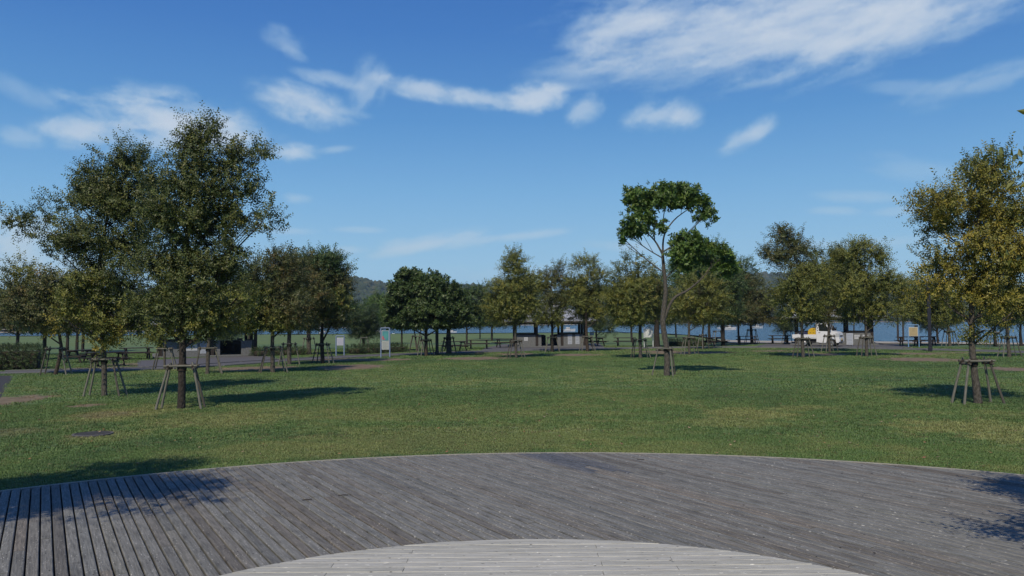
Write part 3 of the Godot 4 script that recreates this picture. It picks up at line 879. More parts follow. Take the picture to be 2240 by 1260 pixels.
func build_deck() -> void:
	var c := circle3(flat(ground(0, 1075, DECK_Y)), flat(ground(1240, 991, DECK_Y)), flat(ground(2240, 1040, DECK_Y)))
	deck_c = Vector2(c.x, c.y); deck_r = c.z
	var top2 := DECK_Y + 0.045
	c = circle3(flat(ground(480, 1259, top2)), flat(ground(1185, 1178, top2)), flat(ground(1900, 1259, top2)))
	stage_c = Vector2(c.x, c.y); stage_r = c.z
	print("deck ", deck_c, " r ", deck_r, "  stage ", stage_c, " r ", stage_r)

	var deck := Node3D.new()
	deck.name = "timber_deck"
	deck.set_meta("kind", "structure")
	add_child(deck)
	var base := MB.new()
	for k in 90:
		var a := TAU * k / 90
		var b := TAU * (k + 1) / 90
		var o := Vector3(deck_c.x, 0.012, deck_c.y)
		base.face([o, o + Vector3(cos(a), 0, sin(a)) * (deck_r - 0.05), o + Vector3(cos(b), 0, sin(b)) * (deck_r - 0.05)], Vector3.UP)
	part("deck_base", base, M.under, deck)
	var ed := MB.new()
	ring(ed, deck_c, deck_r + 0.004, deck_r + 0.034, -0.02, DECK_Y + 0.006, 240)
	part("edging_strip", ed, M.edging, deck)

	var vp := ray(95, 716)
	var td := Vector2(vp.x, vp.z).normalized()
	var nd := Vector2(-td.y, td.x)
	var pitch := 0.0975
	var gap := 0.014
	var cn := deck_c.dot(nd)
	var ct := deck_c.dot(td)
	var sn := stage_c.dot(nd)
	var st := stage_c.dot(td)
	var planks := []
	var stain := flat(ground(1255, 1010, DECK_Y))
	var stain_n := stain.dot(nd)
	var k0 := int(floor((cn - deck_r) / pitch))
	for k in range(k0, k0 + int(2.0 * deck_r / pitch) + 2):
		var n0 := k * pitch + gap * 0.5
		var n1 := (k + 1) * pitch - gap * 0.5
		var h0 := chord(cn, deck_r, n0)
		var h1 := chord(cn, deck_r, n1)
		if h0 < 0 or h1 < 0: continue
		var runs := []
		var i0 := chord(sn, stage_r - 0.02, n0)
		var i1 := chord(sn, stage_r - 0.02, n1)
		if i0 > 0 and i1 > 0:
			runs = [[ct - h0, ct - h1, st - i0, st - i1], [st + i0, st + i1, ct + h0, ct + h1]]
		else:
			runs = [[ct - h0, ct - h1, ct + h0, ct + h1]]
		for r in runs:
			var a0: float = r[0]
			var b0: float = r[1]
			var far_a: float = r[2]
			var far_b: float = r[3]
			var t: float = max(a0, b0)
			var end: float = min(far_a, far_b)
			var cuts := []
			var nx := t + rng.randf_range(0.8, 4.2)
			while nx < end - 0.8:
				cuts.append(nx)
				nx += rng.randf_range(2.6, 4.4)
			var dirty: bool = abs((n0 + n1) * 0.5 - stain_n) < 0.30 and far_a == ct + h0
			if dirty:
				cuts = cuts.filter(func(q): return q < end - 2.6)
				cuts.append(end - 1.55 - 0.3 * sin(k * 1.9))
			cuts.append(1e9)
			for q in cuts:
				var last: bool = q > 1e8
				var a1: float = far_a if last else q - 0.003
				var b1: float = far_b if last else q - 0.003
				var tone := rng.randf_range(0.74, 1.22)
				var warm := rng.randf_range(-0.02, 0.06)
				if rng.randf() < 0.10: tone *= 0.78; warm += 0.05
				if rng.randf() < 0.06: tone *= 1.18
				var cc := Color(tone * (1.0 + warm), tone, tone * (1.0 - warm * 0.8))
				if dirty and last:
					cc = Color(0.50, 0.54, 0.66) if abs((n0 + n1) * 0.5 - stain_n + 0.06) < 0.12 else Color(0.62, 0.64, 0.74)
				planks.append([n0, n1, a0, b0, a1, b1, cc, DECK_Y + rng.randf_range(-0.0022, 0.0022)])
				if not last:
					a0 = q + 0.003
					b0 = q + 0.003
	var rest := MB.new()
	var made := 0
	for p in planks:
		var seen := false
		for s in 9:
			var f := s / 8.0
			var q: Vector2 = nd * ((p[0] + p[1]) * 0.5) + td * lerpf((p[2] + p[3]) * 0.5, (p[4] + p[5]) * 0.5, f)
			if in_frame(Vector3(q.x, DECK_Y, q.y), 1.02): seen = true
		if seen and made < 300:
			var mb := MB.new()
			board(mb, p[0], p[1], p[2], p[3], p[4], p[5], p[7], nd, td, p[6])
			part("plank", mb, M.deck, deck)
			made += 1
		else:
			board(rest, p[0], p[1], p[2], p[3], p[4], p[5], p[7], nd, td, p[6])
	var o := part("planks_beyond_the_view", rest, M.deck, deck)
	o.set_meta("kind", "stuff")
	print("deck planks ", made, " of ", planks.size())

	# paler round stage, its boards lie across the view
	var stg := Node3D.new()
	stg.name = "round_stage"
	stg.set_meta("kind", "structure")
	add_child(stg)
	var sb := MB.new()
	ring(sb, stage_c, stage_r - 0.05, stage_r, 0.02, top2 - 0.004, 160)
	for k in 60:
		var a := TAU * k / 60
		var b := TAU * (k + 1) / 60
		var oo := Vector3(stage_c.x, top2 - 0.04, stage_c.y)
		sb.face([oo, oo + Vector3(cos(a), 0, sin(a)) * (stage_r - 0.06), oo + Vector3(cos(b), 0, sin(b)) * (stage_r - 0.06)], Vector3.UP)
	part("rim", sb, M.stage, stg)
	td = Vector2(1, 0.006).normalized()
	nd = Vector2(-td.y, td.x)
	sn = stage_c.dot(nd)
	st = stage_c.dot(td)
	pitch = 0.118
	gap = 0.004
	k0 = int(floor((sn - stage_r) / pitch))
	var joint := [stage_c.x + 0.62, stage_c.x - 0.9]
	var srest := MB.new()
	for k in range(k0, k0 + int(2.0 * stage_r / pitch) + 2):
		var n0 := k * pitch + gap * 0.5
		var n1 := (k + 1) * pitch - gap * 0.5
		var h0 := chord(sn, stage_r, n0)
		var h1 := chord(sn, stage_r, n1)
		if h0 < 0 or h1 < 0: continue
		var cuts := []
		for j in [1.06, -0.95]:
			var q: float = st + j + (0.0 if k % 2 == 0 else -0.55) + rng.randf_range(-0.01, 0.01)
			if abs(q - st) < min(h0, h1) - 0.4: cuts.append(q)
		cuts.sort()
		cuts.append(1e9)
		var a0 := st - h0
		var b0 := st - h1
		for q in cuts:
			var last: bool = q > 1e8
			var tone := rng.randf_range(0.90, 1.08)
			var cc := Color(tone, tone, tone * 0.985)
			var a1: float = st + h0 if last else q - 0.002
			var b1: float = st + h1 if last else q - 0.002
			var mid := nd * n0 + td * (a0 + a1) * 0.5
			if in_frame(Vector3(mid.x, top2, mid.y), 1.15):
				var mb := MB.new()
				board(mb, n0, n1, a0, b0, a1, b1, top2 + rng.randf_range(-0.0015, 0.0015), nd, td, cc)
				part("plank", mb, M.stage, stg)
			else:
				board(srest, n0, n1, a0, b0, a1, b1, top2, nd, td, cc)
			if not last:
				a0 = q + 0.002; b0 = q + 0.002
	var so := part("planks_beyond_the_view", srest, M.stage, stg)
	so.set_meta("kind", "stuff")

# ------------------------------------------------------------------ grass
func tuft_mesh(blades: int, wide: float, tall: float, spread: float, seed_: int) -> ArrayMesh:
	var r := RandomNumberGenerator.new()
	r.seed = seed_
	var mb := MB.new()
	for k in blades:
		var a := r.randf() * TAU
		var o := Vector3(cos(a), 0, sin(a)) * spread * sqrt(r.randf())
		var b := r.randf() * TAU
		var lean := Vector3(cos(b), 0, sin(b)) * tall * r.randf_range(0.2, 0.9)
		var side := Vector3(-sin(b + r.randf_range(-0.6, 0.6)), 0, cos(b)) * wide * 0.5
		var tip := o + lean + Vector3(0, tall * r.randf_range(0.55, 1.0), 0)
		var mid := o + lean * 0.35 + Vector3(0, tall * 0.5, 0)
		var sh := r.randf_range(0.78, 1.2)
		mb.col = Color(sh * r.randf_range(0.92, 1.12), sh, sh * 0.95)
		mb.face([o - side, o + side, mid + side * 0.8, mid - side * 0.8], Vector3.UP - lean * 4.0)
		mb.face([mid - side * 0.8, mid + side * 0.8, tip], Vector3.UP - lean * 4.0)
	return mb.mesh(M.grass)

func build_grass() -> void:
	var zones := [[8.0, 14.5, 900.0, 10, 0.0055, 0.032, 0.04], [14.5, 24.0, 360.0, 10, 0.009, 0.036, 0.065], [24.0, 46.0, 72.0, 10, 0.015, 0.040, 0.13], [46.0, 68.0, 26.0, 12, 0.024, 0.045, 0.24]]
	for z in zones.size():
		var q: Array = zones[z]
		for variant in 2:
			var xf := []
			var cols := []
			var half := deg_to_rad(36.5)
			var count := int(half * (q[1] * q[1] - q[0] * q[0]) * q[2] * 0.5)
			for k in count:
				var r := sqrt(lerpf(q[0] * q[0], q[1] * q[1], rng.randf()))
				var a := rng.randf_range(-half, half)
				var x := r * sin(a)
				var zz := -r * cos(a)
				if Vector2(x, zz).distance_to(deck_c) < deck_r + 0.05: continue
				if r > 27.0 and on_path(x, zz, 0.1): continue
				var at := lawn_at(x, zz)
				if at < 0 or (r > 18.0 and in_yard(x, zz)) or (r > 40.0 and r > shore(x, zz).y): continue
				if rng.randf() < lawn_soil[at] * 1.02: continue
				var sc := rng.randf_range(0.7, 1.25)
				xf.append(Transform3D(Basis(Vector3.UP, rng.randf() * TAU).scaled(Vector3(sc, sc * rng.randf_range(0.75, 1.2), sc)), Vector3(x, -0.004, zz)))
				var g := rng.randf_range(0.85, 1.3)
				var c := Color(lawn_rgb[at * 3] * g * 1.15, lawn_rgb[at * 3 + 1] * g * 1.15, lawn_rgb[at * 3 + 2] * g * 1.1)
				if rng.randf() < 0.05: c = Color(0.17, 0.145, 0.07)
				cols.append(c)
			if z == 0:
				for k in 2600:
					var ea := rng.randf() * TAU
					var ep := deck_c + Vector2(cos(ea), sin(ea)) * (deck_r + rng.randf_range(0.05, 0.16))
					var ea_at := lawn_at(ep.x, ep.y)
					if ea_at < 0 or not in_frame(Vector3(ep.x, 0.1, ep.y), 1.1) or n_mid.get_noise_2d(ep.x * 2.0, ep.y * 2.0) < -0.05: continue
					var es := rng.randf_range(1.2, 3.0)
					xf.append(Transform3D(Basis(Vector3.UP, rng.randf() * TAU).scaled(Vector3(es * 0.8, es, es * 0.8)), Vector3(ep.x, -0.004, ep.y)))
					cols.append(Color(lawn_rgb[ea_at * 3] * 1.1, lawn_rgb[ea_at * 3 + 1] * 1.15, lawn_rgb[ea_at * 3 + 2]))
			var o := instances(numbered("grass"), tuft_mesh(q[3], q[4], q[5], q[6], 60 + z * 5 + variant), xf, cols, self)
			o.set_meta("label", ["short lawn grass beside the timber deck", "short lawn grass between deck and staked trees", "short lawn grass before the curving path", "short lawn grass round the curving path and yards"][z])
			o.set_meta("category", "grass")
			print("grass ", xf.size())

# ------------------------------------------------------------------ trees
func leaf_cluster(kind: String) -> ArrayMesh:
	var r := RandomNumberGenerator.new()
	r.seed = hash(kind)
	var mb := MB.new()
	var count := 11
	if kind == "pine": count = 26
	for k in count:
		var f := float(k) / (count - 1)
		var an := k * 2.4 + r.randf_range(-0.4, 0.4)
		var ln := 0.24
		var wd := 0.115
		var lift := r.randf_range(0.35, 0.95)
		var o := Vector3(0, f * 0.75, 0)
		if kind == "broad":
			ln = 0.34; wd = 0.19
			o = Vector3(0, 0.1 + f * 0.35, 0)
			lift = r.randf_range(-0.1, 0.9)
		elif kind == "pine":
			ln = 0.46; wd = 0.022
			o = Vector3(0, f * 0.55, 0)
			lift = r.randf_range(0.5, 1.6)
		var d := Vector3(cos(an), lift, sin(an)).normalized()
		var roll := r.randf_range(-0.9, 0.9)
		var s := d.cross(Vector3.UP).normalized().rotated(d, roll)
		var nn := s.cross(d).normalized()
		if nn.y < 0: nn = -nn
		var l := ln * r.randf_range(0.75, 1.25)
		var w := wd * r.randf_range(0.8, 1.2)
		var sh := r.randf_range(0.75, 1.3)
		mb.col = Color(sh * r.randf_range(0.92, 1.1), sh, sh * r.randf_range(0.85, 1.05))
		var base := o + d * 0.03
		var tip := o + d * l - nn * l * 0.12
		var m := o + d * l * 0.5
		if kind == "pine":
			mb.face([base - s * w * 0.5, base + s * w * 0.5, tip], nn)
		else:
			mb.face([base, m + s * w * 0.5 + nn * w * 0.12, tip], nn)
			mb.face([base, tip, m - s * w * 0.5 + nn * w * 0.12], nn)
	return mb.mesh(M.leaf)

const PAL := {
	"green": [[0.056, 0.078, 0.019, 5.0], [0.085, 0.104, 0.022, 3.5], [0.130, 0.128, 0.026, 1.0], [0.038, 0.056, 0.017, 2.5]],
	"olive": [[0.096, 0.116, 0.024, 4.0], [0.140, 0.150, 0.028, 3.5], [0.205, 0.185, 0.030, 1.4], [0.062, 0.084, 0.021, 2.0]],
	"yellow": [[0.145, 0.140, 0.022, 4.0], [0.215, 0.185, 0.026, 3.0], [0.095, 0.106, 0.022, 3.0], [0.270, 0.205, 0.028, 1.2]],
	"brown": [[0.068, 0.080, 0.024, 4.0], [0.092, 0.084, 0.026, 2.5], [0.054, 0.076, 0.021, 3.5], [0.120, 0.080, 0.026, 0.6]],
	"rust": [[0.084, 0.082, 0.024, 3.0], [0.135, 0.084, 0.024, 1.2], [0.060, 0.080, 0.022, 3.5]],
	"camphor": [[0.058, 0.112, 0.020, 5.0], [0.085, 0.145, 0.026, 3.5], [0.040, 0.080, 0.018, 2.5], [0.130, 0.175, 0.034, 0.8]],
	"dark": [[0.034, 0.064, 0.018, 5.0], [0.050, 0.086, 0.021, 3.0], [0.070, 0.104, 0.026, 1.5]],
	"pine": [[0.030, 0.054, 0.022, 4.0], [0.042, 0.072, 0.026, 3.0], [0.056, 0.086, 0.028, 1.0]]}

func pick(pal: Array) -> Color:
	var sum := 0.0
	for p in pal: sum += p[3]
	var t := rng.randf() * sum
	for p in pal:
		t -= p[3]
		if t <= 0.0: return Color(p[0], p[1], p[2])
	return Color(pal[0][0], pal[0][1], pal[0][2])

func smooth_line(pts: Array, rad: Array, cuts: int) -> Array:
	var op := []
	var orr := []
	for k in pts.size() - 1:
		var p0: Vector3 = pts[max(0, k - 1)]
		var p1: Vector3 = pts[k]
		var p2: Vector3 = pts[k + 1]
		var p3: Vector3 = pts[min(pts.size() - 1, k + 2)]
		for s in cuts:
			var t := float(s) / cuts
			op.append(p1.cubic_interpolate(p2, p0, p3, t))
			orr.append(lerpf(rad[k], rad[k + 1], t))
	op.append(pts[-1]); orr.append(rad[-1])
	return [op, orr]

# spec: base [px,py]; trunk lines [[px,py,radius m], ...]; lobes [[px,py,rx,ry,(density),(palette),(depth shift m)], ...]
func tree(called: String, label: String, sp: Dictionary) -> Node3D:
	rng.seed = hash(label)
	var base: Vector3 = sp.at if sp.has("at") else ground(sp.base[0], sp.base[1])
	var D := -base.z
	var m := D / F
	var root := thing(called, label, "tree", base, 0.0, sp.get("group", "trees of the park"))
	var local := func(px: float, py: float, dz := 0.0) -> Vector3: return at_depth(px, py, D + dz) - base
	if sp.has("at"):
		m = 0.01          # lobes are given in centimetres from the base
		local = func(px: float, py: float, dz := 0.0) -> Vector3: return Vector3(px * 0.01, -py * 0.01, -dz)
	var bark: Material = M[sp.get("bark", "bark_grey")]
	var kind: String = sp.get("leaf", "small")
	var s: float = sp.get("size", 0.3)
	var sides := 10 if D < 32.0 else 7
	# trunk and given forks
	var lines := []
	for li in sp.trunk.size():
		var pts := []
		var rad := []
		for q in sp.trunk[li]:
			pts.append(local.call(q[0], q[1], q[3] if q.size() > 3 else 0.0))
			rad.append(q[2] * sp.get("girth", 0.72))
		if li == 0:
			pts[0].y = -0.05
			if pts.size() > 1:
				var r0: float = rad[0]
				pts.insert(1, pts[0].lerp(pts[1], 0.0) + Vector3(0, 0.05 + r0 * 0.9, 0))
				rad[0] = r0 * 1.45
				rad.insert(1, r0 * 1.02)
		var sm := smooth_line(pts, rad, 4)
		lines.append(sm)
		var mb := MB.new()
		mb.tube(sm[0], sm[1], sides, true, 0.10 if li == 0 else 0.05, li + int(base.x * 7.0))
		part("trunk" if li == 0 else "limb", mb, bark, root)
	# limbs to every lobe, boughs inside it
	var wood := MB.new()
	var lobes := []
	for q in sp.lobes:
		var rx: float = q[2] * m
		var ry: float = q[3] * m
		var rz: float = (rx + ry) * 0.5
		var dz: float = q[6] if q.size() > 6 else rs() * min(rx, 1.2) * 0.6
		var c: Vector3 = local.call(q[0], q[1], dz)
		var cut: float = s * sp.get("cut", 0.1 if sp.has("at") else 0.34 if D > 31.0 else 0.32)
		lobes.append([c, Vector3(max(rx * 0.5, rx - cut), max(ry * 0.5, ry - cut), max(rz * 0.5, rz - cut)), q[4] if q.size() > 4 else 1.0, q[5] if q.size() > 5 else sp.pal])
	for L in lobes:
		var c: Vector3 = L[0]
		var best := Vector3.ZERO
		var br := 0.05
		var bd := 1e9
		for ln in lines:
			for k in ln[0].size():
				var p: Vector3 = ln[0][k]
				if p.y < sp.get("clear", 1.2): continue
				var hd := Vector2(p.x - c.x, p.z - c.z).length()
				var want := c.y - hd * 0.75 - 0.15
				var e: float = abs(p.y - want) + hd * 0.55
				if p.y > c.y + 0.1: e += 1.0
				if e < bd:
					bd = e; best = p; br = ln[1][k]
		if bd > 1e8: continue
		var midp := best.lerp(c, 0.5) + Vector3(rs() * 0.12, -0.10 * best.distance_to(c) + 0.1, rs() * 0.12)
		var r0: float = clamp(br * 0.5, 0.012, 0.09)
		var sm := smooth_line([best, midp, c], [r0, r0 * 0.6, r0 * 0.3 + 0.004], 4)
		wood.tube(sm[0], sm[1], 6, false)
		var nb := 3 + int(L[1].x * 3.0)
		for b in min(nb, 9):
			var t := rng.randf_range(0.35, 1.0)
			var o: Vector3 = sm[0][int(t * (sm[0].size() - 1))]
			var e: Vector3 = c + rvec().normalized() * L[1] * rng.randf_range(0.6, 1.0) + Vector3(0, 0.1 * L[1].y, 0)
			var md := o.lerp(e, 0.55) + rvec() * 0.08
			wood.tube([o, md, e], [r0 * 0.35 + 0.003, r0 * 0.22 + 0.003, 0.003], 4 if D < 32.0 else 3, false)
	part("branches", wood, bark, root).set_meta("kind", "stuff")
	# foliage as sprays of leaf clusters
	var xf := []
	var cols := []
	var thick: float = sp.get("thick", 1.0) * (1.2 if D > 31.0 else 1.0)
	for L in lobes:
		var c: Vector3 = L[0]
		var R: Vector3 = L[1]
		var pal: Array = PAL[L[3]]
		var mean := Color(0, 0, 0)
		var ws := 0.0
		for q in pal:
			mean += Color(q[0], q[1], q[2]) * q[3]
			ws += q[3]
		mean = mean / ws
		var area := PI * (R.x + s * 0.45) * (R.y + s * 0.45)
		var sprays := int(area / (s * s) * 27.0 * thick * L[2])
		for k in sprays:
			var d := rvec()
			if d.length() < 0.01: continue
			d = d.normalized()
			var rad := pow(rng.randf(), 0.42)
			var p := c + d * R * rad
			var at_ := p + base
			if n_gap.get_noise_3d(at_.x, at_.y * 1.7, at_.z) < (-0.03 if D < 31.0 and not sp.has("at") else -0.06) - 0.2 * (L[2] - 1.0) and rng.randf() < 0.94: continue
			var dir := (d * 0.75 + Vector3(0, sp.get("lift", 0.35 if s < 0.33 else 0.12), 0) + rvec() * 0.5).normalized()
			var tint := pick(pal).lerp(mean, 0.4)
			var nk := 3 if rad < 0.8 else rng.randi_range(2, 4)
			if kind == "broad": nk = 2
			for j in nk:
				var q := p + dir * s * 0.5 * j + rvec() * s * 0.16
				if D > 31.0 and s >= 0.38 and kind != "pine" and q.y < 1.82 + 0.18 * n_gap.get_noise_2d(q.x * 2.0, q.z * 2.0): continue
				var up := (dir + rvec() * 0.5).normalized()
				var sx := up.cross(Vector3(0.3, 0.1, 0.9)).normalized()
				var sc := s * rng.randf_range(0.6, 1.4)
				var b := Basis(sx, up, sx.cross(up)).rotated(up, rng.randf() * TAU)
				xf.append(Transform3D(b.scaled_local(Vector3(sc, sc, sc)), q))
				var g := rng.randf_range(0.88, 1.15)
				cols.append(Color(tint.r * g * 1.3, tint.g * g * 1.3, tint.b * g * 1.3))
	instances("crown", leaf[kind], xf, cols, root)
	total_leaves += xf.size()
	if sp.has("stakes"):
		var tl: float = sp.get("tall", 0.95)
		var tp := Vector3.ZERO
		var tr := 0.08
		for k in lines[0][0].size():
			if lines[0][0][k].y <= tl:
				tp = lines[0][0][k]
				tr = lines[0][1][k]
		tp.y = 0.0
		stakes(base, sp.get("stakes"), sp.get("who", ""), sp.get("turn", 0.0), tl, tr, tp.rotated(Vector3.UP, -sp.get("turn", 0.0)))
	return root

var total_leaves := 0

# log frame that props a young tree: legs lean in, bars tie their tops
func stakes(base: Vector3, legs: int, who: String, turn: float, tall: float, girth := 0.0, off_ := Vector3.ZERO) -> void:
	var root := thing("tree_stake_frame", "weathered log stake frame round " + who, "tree support", base, turn, "log stake frames")
	var tops := []
	var wide := 0.27 * tall
	var foot := 0.52 * tall
	for k in legs:
		var d: Vector3
		if legs == 4:
			d = [Vector3(-1, 0, -0.42), Vector3(1, 0, -0.42), Vector3(1, 0, 0.42), Vector3(-1, 0, 0.42)][k]
		else:
			d = Vector3(sin(TAU * k / 3.0 + 0.25), 0, cos(TAU * k / 3.0 + 0.25)) * 1.08
		var a := d * foot * rng.randf_range(0.93, 1.07) + Vector3(0, -0.06, 0)
		var t := d * wide + Vector3(rs() * 0.02, tall + 0.10 + rs() * 0.03, rs() * 0.02)
		tops.append(d * wide * 1.06 + Vector3(0, tall, 0))
		var mb := MB.new()
		var mid := a.lerp(t, 0.5) + Vector3(rs() * 0.012, 0, rs() * 0.012)
		mb.tube([a, mid, t - (t - a).normalized() * 0.012, t], [0.030, 0.028, 0.026, 0.020], 8, true, 0.06, k)
		part("leg", mb, M.stake if (k + int(base.x)) % 3 != 0 else M.stake_dark, root)
	for k in legs:
		var a: Vector3 = tops[k]
		var b: Vector3 = tops[(k + 1) % legs]
		var e := (b - a).normalized() * rng.randf_range(0.06, 0.10)
		var off := Vector3(0, 0.03 if k % 2 == 0 else -0.035, 0) + (a + b).normalized() * Vector3(1, 0, 1) * 0.03
		var mb := MB.new()
		mb.tube([a - e + off, a.lerp(b, 0.5) + off + Vector3(0, rs() * 0.008, 0), b + e + off], [0.027, 0.029, 0.026], 8, true, 0.06, k + 3)
		part("crossbar", mb, M.stake if k == 2 or (legs == 3 and k == 0) else M.stake_dark, root)
	for k in legs:
		var mb := MB.new()
		var p: Vector3 = tops[k]
		mb.tube([p + Vector3(0, -0.045, 0), p + Vector3(0, 0.045, 0)], [0.043, 0.040], 8, true)
		part("binding", mb, M.rope, root)
	if girth > 0.0:
		var wrap := MB.new()
		wrap.tube([off_ + Vector3(0, tall - 0.09, 0), off_ + Vector3(0, tall, 0), off_ + Vector3(0, tall + 0.08, 0)], [girth * 1.12 + 0.008, girth * 1.14 + 0.012, girth * 1.1 + 0.008], 12, true, 0.05, 2)
		part("trunk_wrap", wrap, M.rope, root)

func build_trees() -> void:
	leaf.small = leaf_cluster("small")
	leaf.broad = leaf_cluster("broad")
	leaf.pine = leaf_cluster("pine")
	# ---- the four nearest trees
	tree("broadleaf_tree", "tall dark-trunked tree with pointed green crown, roots spreading, nearest the deck", {base = [397, 894], trunk = [[[397, 894, 0.125], [398, 820, 0.118], [402, 700, 0.10], [405, 600, 0.085], [412, 480, 0.06], [425, 380, 0.038], [440, 300, 0.016]]], pal = "green", size = 0.27, bark = "bark_dark", thick = 1.1, clear = 1.35, stakes = 4, turn = 0.12, tall = 0.98, who = "the dark-trunked tree with the pointed crown",
		lobes = [[438, 322, 24, 34, 0.8], [406, 284, 8, 24, 0.7], [460, 286, 8, 20, 0.7], [434, 280, 6, 16, 0.7], [412, 320, 14, 22, 0.7], [500, 352, 46, 24, 0.75], [568, 345, 32, 13, 0.6], [440, 395, 58, 50, 0.95], [382, 378, 28, 32, 0.75], [530, 408, 42, 26, 0.75], [575, 484, 36, 18, 0.75], [525, 468, 36, 22, 0.65], [520, 552, 46, 22, 0.7], [470, 490, 50, 50, 0.8], [400, 500, 62, 56, 0.9], [350, 440, 46, 56, 0.8], [352, 610, 66, 58, 1.0, "green"], [450, 610, 66, 56, 0.9], [420, 680, 64, 42, 0.95], [340, 680, 54, 40, 0.9], [500, 610, 56, 40, 0.8], [520, 650, 40, 36, 0.7, "olive"], [470, 710, 42, 28, 0.8, "olive"], [362, 724, 38, 22, 0.7, "olive"]]})
	tree("broadleaf_tree", "broad green tree with yellowing low fringe and long reaching boughs", {base = [228, 866], trunk = [[[228, 866, 0.105], [228, 800, 0.098], [222, 700, 0.085], [216, 600, 0.072], [230, 500, 0.055], [252, 400, 0.032], [262, 330, 0.015]], [[216, 600, 0.05], [170, 540, 0.034], [110, 510, 0.022], [40, 488, 0.01]]], pal = "green", size = 0.29, thick = 1.05, clear = 1.3, stakes = 4, turn = 0.04, tall = 1.0, who = "the broad green tree with yellowing fringe",
		lobes = [[250, 342, 42, 34, 0.8], [296, 372, 46, 36, 0.85], [236, 400, 62, 40, 0.9], [215, 450, 60, 44, 0.95], [300, 440, 60, 50, 0.95], [160, 440, 46, 26, 0.6], [110, 470, 50, 18, 0.5], [40, 488, 36, 11, 0.45], [120, 508, 56, 24, 0.6], [190, 520, 60, 42, 0.85], [280, 530, 60, 50, 0.9], [140, 560, 50, 36, 0.6], [230, 600, 60, 46, 0.9], [300, 620, 50, 50, 0.9], [190, 650, 58, 42, 0.9, "olive"], [250, 690, 60, 40, 1.0, "olive"], [160, 700, 46, 28, 0.8, "yellow"], [228, 740, 40, 30, 0.8, "yellow"], [310, 700, 40, 34, 0.8], [130, 690, 26, 16, 0.6, "yellow"]]})
	tree("broadleaf_tree", "yellowing tree with upswept twigs and pale grey mottled trunk", {base = [2139, 883], trunk = [[[2139, 883, 0.125], [2130, 800, 0.10], [2126, 740, 0.092], [2126, 660, 0.08], [2132, 560, 0.06], [2142, 460, 0.036], [2155, 360, 0.012]]], pal = "yellow", size = 0.27, cut = 0.35, thick = 1.0, clear = 1.1, stakes = 4, turn = 0.1, tall = 0.96, who = "the pale-trunked yellowing tree",
		lobes = [[2150, 380, 40, 30, 0.7, "olive"], [2180, 362, 14, 26, 0.5, "olive"], [2112, 410, 52, 30, 0.75], [2190, 420, 46, 40, 0.75], [2050, 445, 54, 22, 0.7], [2000, 458, 30, 15, 0.7], [2100, 470, 60, 36, 0.85], [2180, 490, 60, 46, 0.85], [2245, 460, 40, 52, 0.7, "olive"], [2042, 498, 40, 20, 0.65], [2090, 530, 60, 34, 0.8], [2170, 560, 70, 46, 0.9], [2240, 570, 50, 56, 0.85], [2070, 580, 56, 28, 0.65], [2050, 630, 52, 30, 0.85], [2110, 630, 64, 34, 0.85], [2190, 640, 64, 40, 0.85], [2150, 690, 56, 28, 0.8], [2085, 680, 44, 22, 0.8, "olive"], [2230, 670, 40, 40, 0.7, "olive"], [2125, 745, 20, 16, 0.9, "olive"], [2150, 725, 30, 16, 0.6, "olive"]]})
	tree("camphor_tree", "tall forked tree with bare limbs and bright green flat-topped crown", {base = [1459, 822], trunk = [[[1459, 822, 0.19], [1459, 770, 0.175], [1450, 705, 0.17], [1456, 640, 0.13], [1452, 585, 0.105], [1449, 552, 0.085]], [[1449, 556, 0.065], [1432, 526, 0.05], [1405, 500, 0.035], [1385, 478, 0.02]], [[1450, 552, 0.065], [1453, 515, 0.052], [1474, 482, 0.04], [1505, 458, 0.025], [1525, 446, 0.014]], [[1453, 512, 0.04], [1452, 470, 0.03], [1462, 436, 0.016]], [[1432, 524, 0.04], [1428, 486, 0.03], [1418, 452, 0.016]], [[1451, 704, 0.10], [1472, 655, 0.085], [1506, 634, 0.065], [1538, 606, 0.04], [1556, 580, 0.02]], [[1454, 610, 0.05], [1476, 588, 0.036], [1504, 560, 0.02]]], pal = "camphor", leaf = "broad", size = 0.36, bark = "bark_grey", girth = 0.58, cut = 0.42, thick = 0.75, clear = 1.8, stakes = 3, turn = 0.0, tall = 0.96, who = "the tall forked camphor trunk",
		lobes = [[1372, 498, 28, 19, 0.9], [1400, 490, 28, 17, 0.9], [1358, 516, 15, 11, 0.8], [1435, 488, 20, 14, 0.8], [1398, 444, 30, 20, 0.95], [1420, 462, 22, 13, 0.7], [1432, 420, 36, 17, 0.95], [1475, 428, 36, 20, 0.95], [1510, 432, 30, 20, 0.95], [1530, 455, 22, 17, 0.95], [1490, 452, 24, 12, 0.7], [1455, 436, 34, 14, 0.8], [1415, 432, 24, 14, 0.8], [1382, 470, 16, 10, 0.7], [1455, 418, 14, 8, 0.8], [1545, 468, 12, 10, 0.8], [1365, 488, 12, 9, 0.8], [1412, 478, 18, 9, 0.6], [1500, 420, 16, 9, 0.8], [1385, 428, 16, 10, 0.8], [1505, 536, 34, 24, 1.0], [1540, 556, 40, 24, 1.0], [1575, 566, 28, 22, 1.0], [1485, 566, 26, 20, 0.9], [1590, 586, 18, 14, 0.9], [1530, 586, 40, 18, 0.9]]})
